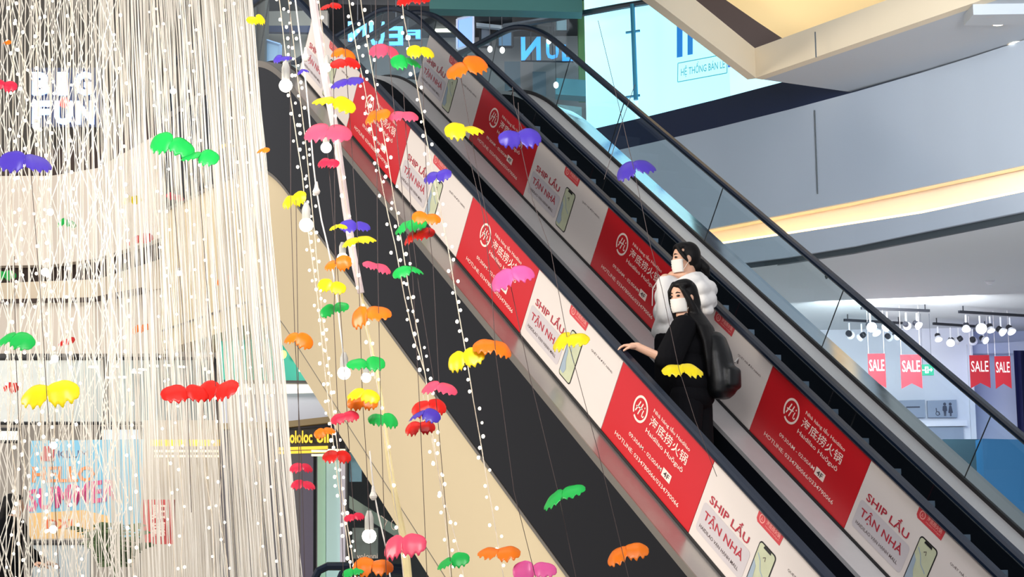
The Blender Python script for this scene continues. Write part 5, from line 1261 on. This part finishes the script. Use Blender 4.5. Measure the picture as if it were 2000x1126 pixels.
BF = [
 ('red', 645, 16, 36, 'red butterfly at the very top, right of the white plastic band'), ('red', 806, 4, 54, 'red butterfly cut by the top edge above the second handrail curve'), ('yellow', 502, 42, 36, 'yellow butterfly at the top touching the curtain edge'),
 ('orange', 670, 106, 44, 'orange butterfly directly on top of a red one, near the top of the first handrail'), ('red', 676, 128, 54, 'red butterfly wedged between an orange and a purple one'), ('purple', 678, 168, 56, 'purple butterfly between the red one and the big yellow one'),
 ('yellow', 654, 206, 70, 'big yellow butterfly above the big pink one'), ('pink', 640, 266, 80, 'big pink butterfly with a globe bulb under it'), ('crimson', 641, 321, 38, 'small crimson butterfly against the black cladding below the big pink one'),
 ('pink', 757, 106, 58, 'pink butterfly under the glowing letter U'), ('yellow', 822, 106, 46, 'yellow butterfly right of the pink one below the glowing letters'), ('green', 794, 126, 54, 'green butterfly under the yellow one below the glowing letters'),
 ('orange', 910, 140, 76, 'big tilted orange butterfly over the top of the inner white panel', -18, 30, 10), ('orange', 733, 230, 50, 'orange butterfly on the topmost red panel'), ('pink', 787, 230, 50, 'pink butterfly at the right corner of the topmost red panel'),
 ('yellow', 908, 262, 68, 'yellow butterfly over the grey deck beside the upper inner red panel', -8), ('purple', 1015, 278, 68, 'purple butterfly on the upper inner red panel'), ('purple', 1240, 334, 66, 'purple butterfly over the pale blue deck strip, far from the others', -10),
 ('purple', 853, 350, 50, 'purple butterfly on the near white panel beside the phone picture'), ('purple', 550, 117, 34, 'small purple butterfly left of the lights at the top of the deck'), ('purple', 592, 140, 22, 'tiny purple butterfly tip on the topmost white panel'),
 ('orange', 513, 296, 24, 'orange butterfly half hidden by the curtain edge'), ('yellow', 572, 396, 46, 'yellow butterfly at the top edge of the beige cladding'), ('yellow', 660, 445, 30, 'small yellow butterfly beside a purple one on the black cladding'),
 ('purple', 695, 447, 50, 'purple butterfly beside a small yellow one on the black cladding'), ('yellow', 698, 476, 54, 'yellow butterfly under the purple one on the black cladding'), ('orange', 657, 520, 46, 'orange butterfly under a globe bulb at the edge of the beige'),
 ('pink', 736, 525, 48, 'pink butterfly alone on the black cladding'), ('green', 797, 445, 58, 'green butterfly right on top of a red one'), ('orange', 832, 431, 48, 'orange butterfly beside the green one at the deck edge'),
 ('red', 813, 465, 58, 'red butterfly underneath the green one at the deck edge'), ('green', 800, 532, 52, 'green butterfly on the black cladding among the fairy lights'), ('yellow', 647, 565, 46, 'dull yellow butterfly on the beige above a green one'),
 ('green', 652, 607, 48, 'green butterfly on the beige left of the big orange one'), ('orange', 716, 622, 74, 'big orange butterfly crossing the beige and black boundary'), ('orange', 581, 664, 50, 'orange butterfly above the turquoise sign'),
 ('yellow', 906, 709, 64, 'yellow butterfly on the black cladding left of an orange one', -16), ('orange', 966, 682, 70, 'orange butterfly on the deck edge right of a yellow one'), ('magenta', 1000, 545, 74, 'magenta butterfly on the middle red panel over the floor badge', -10, 40),
 ('yellow', 1110, 669, 70, 'yellow butterfly covering the phone on the middle white panel', -6), ('yellow', 1333, 728, 70, 'yellow butterfly in front of the person in black', -6), ('green', 716, 718, 62, 'green butterfly with a globe bulb under it on the beige'),
 ('pink', 855, 761, 58, 'pink butterfly on the lower edge of the black cladding'), ('yellow', 708, 776, 56, 'yellow butterfly on top of an orange one over the beige'), ('orange', 709, 791, 52, 'orange butterfly underneath a yellow one over the beige'),
 ('red', 838, 798, 60, 'red butterfly on top of a purple one over the beige'), ('purple', 828, 812, 56, 'purple butterfly between two red ones over the beige'), ('green', 750, 823, 50, 'green butterfly left of the three stacked ones over the beige'),
 ('red', 819, 840, 50, 'red butterfly lowest of the three stacked over the beige'), ('crimson', 673, 818, 46, 'crimson butterfly over the crease of the beige, left of a green one'), ('orange', 634, 846, 34, 'orange butterfly by the yellow shop lettering'),
 ('red', 659, 895, 48, 'red butterfly under the cream light bars'), ('crimson', 590, 917, 38, 'upper of two crimson butterflies by the curtain edge'), ('crimson', 592, 950, 36, 'lower of two crimson butterflies by the curtain edge'),
 ('crimson', 692, 1013, 32, 'small crimson butterfly in front of the dark shop window'), ('pink', 785, 1074, 78, 'large pink butterfly low on the pale yellow cable'), ('green', 882, 1101, 54, 'green butterfly at the bottom on the beige right of the large pink one'),
 ('orange', 972, 1088, 68, 'orange butterfly at the bottom on the beige'), ('magenta', 1042, 1122, 70, 'magenta butterfly cut by the bottom edge'), ('green', 1097, 976, 74, 'green butterfly low on the black cladding', -16, 26),
 ('orange', 1222, 1083, 68, 'orange butterfly low on the black cladding near the deck edge', -14, 26), ('orange', 727, 1113, 64, 'orange butterfly at the bottom in front of the lower black handrail'), ('green', 690, 1122, 36, 'green butterfly at the bottom left of the low orange one'),
 ('crimson', 8, 172, 40, 'crimson butterfly cut by the left edge beside the sign'), ('orange', 12, 84, 18, 'tiny orange butterfly near the top left corner'), ('purple', 48, 328, 90, 'big purple butterfly on the curtain at the left edge'),
 ('green', 335, 288, 80, 'upper left of two green butterflies on the curtain'), ('green', 391, 312, 66, 'lower right of two green butterflies on the curtain', 12), ('green', 26, 667, 66, 'green butterfly on the curtain at the left edge'),
 ('yellow', 93, 780, 96, 'big yellow butterfly on the curtain over the shop window', 0, 30, 0), ('red', 365, 776, 76, 'left of two overlapping red butterflies on the curtain'), ('red', 424, 771, 74, 'right of two overlapping red butterflies on the curtain')]
for i, b in enumerate(BF):
    d = 8.45 if b[1] > 500 else 8.75
    butterfly(b[0], b[1], b[2], b[3], d + brs.uniform(-.12, .12), b[4], *(list(b[5:]) + [None] * (3 - len(b[5:]))))
BB = [('yellow', 255, 393, 36, 'dim yellow butterfly behind the curtain below the green pair'), ('green', 127, 437, 36, 'dim green butterfly behind the curtain at the left'), ('red', 274, 471, 42, 'dim red butterfly behind the middle of the curtain'), ('orange', 272, 647, 40, 'dim orange butterfly behind the curtain above the ceiling lights'), ('red', 128, 670, 32, 'dim red butterfly behind the curtain above the yellow one'), ('orange', 440, 549, 38, 'dim orange butterfly behind the curtain above the lime light strip'),
      ('red', 20, 759, 32, 'dim red butterfly behind the curtain left of the yellow one'), ('yellow', 437, 287, 34, 'dim yellow butterfly behind the curtain right of the green pair'), ('crimson', 342, 388, 30, 'dim crimson butterfly behind the curtain below the green pair'), ('green', 8, 540, 36, 'dim green butterfly behind the curtain at the left edge')]
for c_, x, y, w, lab in BB: butterfly(c_, x, y, w, 10.3, lab)
thr = pm('thread_dark', (66, 52, 50), 0.6)
TH = [
 ([(566, -40), (568, 400), (576, 660), (590, 920), (596, 1170)], 'dark thread through the yellow, orange and crimson butterflies beside the curtain'), ([(578, 390), (582, 660), (586, 1170)], 'dark thread starting at the yellow butterfly by the beige edge'),
 ([(650, -40), (652, 200), (655, 520), (652, 620), (664, 900), (672, 1170)], 'dark thread through the big yellow butterfly down to the green one'), ([(640, 300), (662, 560), (680, 840), (692, 1020), (700, 1170)], 'dark thread through the small crimson butterflies'),
 ([(668, -40), (676, 130), (698, 450), (708, 780), (716, 900), (728, 1170)], 'dark thread through the orange, red and purple stack'), ([(733, -40), (735, 230), (738, 530), (744, 820), (756, 1170)], 'dark thread through the lone pink butterfly on the black cladding'),
 ([(757, -40), (760, 110), (792, 440), (806, 540), (820, 800), (836, 1170)], 'dark thread through the green and red pair'), ([(788, 180), (806, 460), (818, 560), (850, 760), (880, 1100), (886, 1170)], 'dark thread from the pink butterfly to the low green one'),
 ([(822, -40), (824, 110), (836, 430), (846, 520), (858, 760)], 'dark thread through the yellow butterfly below the letters'), ([(900, 150), (930, 320), (968, 510), (998, 560), (1036, 740), (1090, 960), (1134, 1170)], 'dark thread through the magenta and low green butterflies'),
 ([(905, 270), (922, 330), (944, 420), (960, 560), (968, 690), (1004, 960), (1046, 1126)], 'dark thread through the orange butterfly on the deck edge'), ([(1012, 200), (1016, 280), (1040, 390), (1076, 490), (1108, 660), (1168, 880), (1214, 1070), (1238, 1170)], 'dark thread through the yellow butterfly on the middle white panel'),
 ([(1168, 40), (1212, 220), (1238, 330), (1268, 470), (1292, 560), (1326, 720), (1358, 820), (1400, 930)], 'dark thread through the yellow butterfly in front of the person in black'), ([(1240, 165), (1214, 240), (1180, 350)], 'dark thread crossing above the pale blue deck strip'),
 ([(1001, 170), (1004, 205), (1022, 260)], 'short dark thread above the purple butterfly on the red panel'), ([(28, 500), (30, 670), (40, 900), (48, 1170)], 'dark thread through the green butterfly at the left edge'), ([(60, 330), (78, 560), (92, 780), (106, 960), (118, 1170)], 'dark thread through the big yellow butterfly on the curtain'),
 ([(333, 280), (342, 420), (356, 600), (366, 780), (374, 1000)], 'dark thread through the left red butterfly on the curtain'), ([(384, 300), (398, 480), (410, 640), (424, 780), (438, 1060)], 'dark thread through the right red butterfly on the curtain')]
for pts, lab in TH:
    d = (8.46 if pts[0][0] > 450 else 8.78) + .035 * (TH.index((pts, lab)) % 5 - 2)
    P = [at(x, y, d) for x, y in pts]; mb = MB(); mb.tube(P, .0017, 4); tag(mb.build('hanging_thread', thr), lab, 'thread', 'dark threads carrying the butterflies')
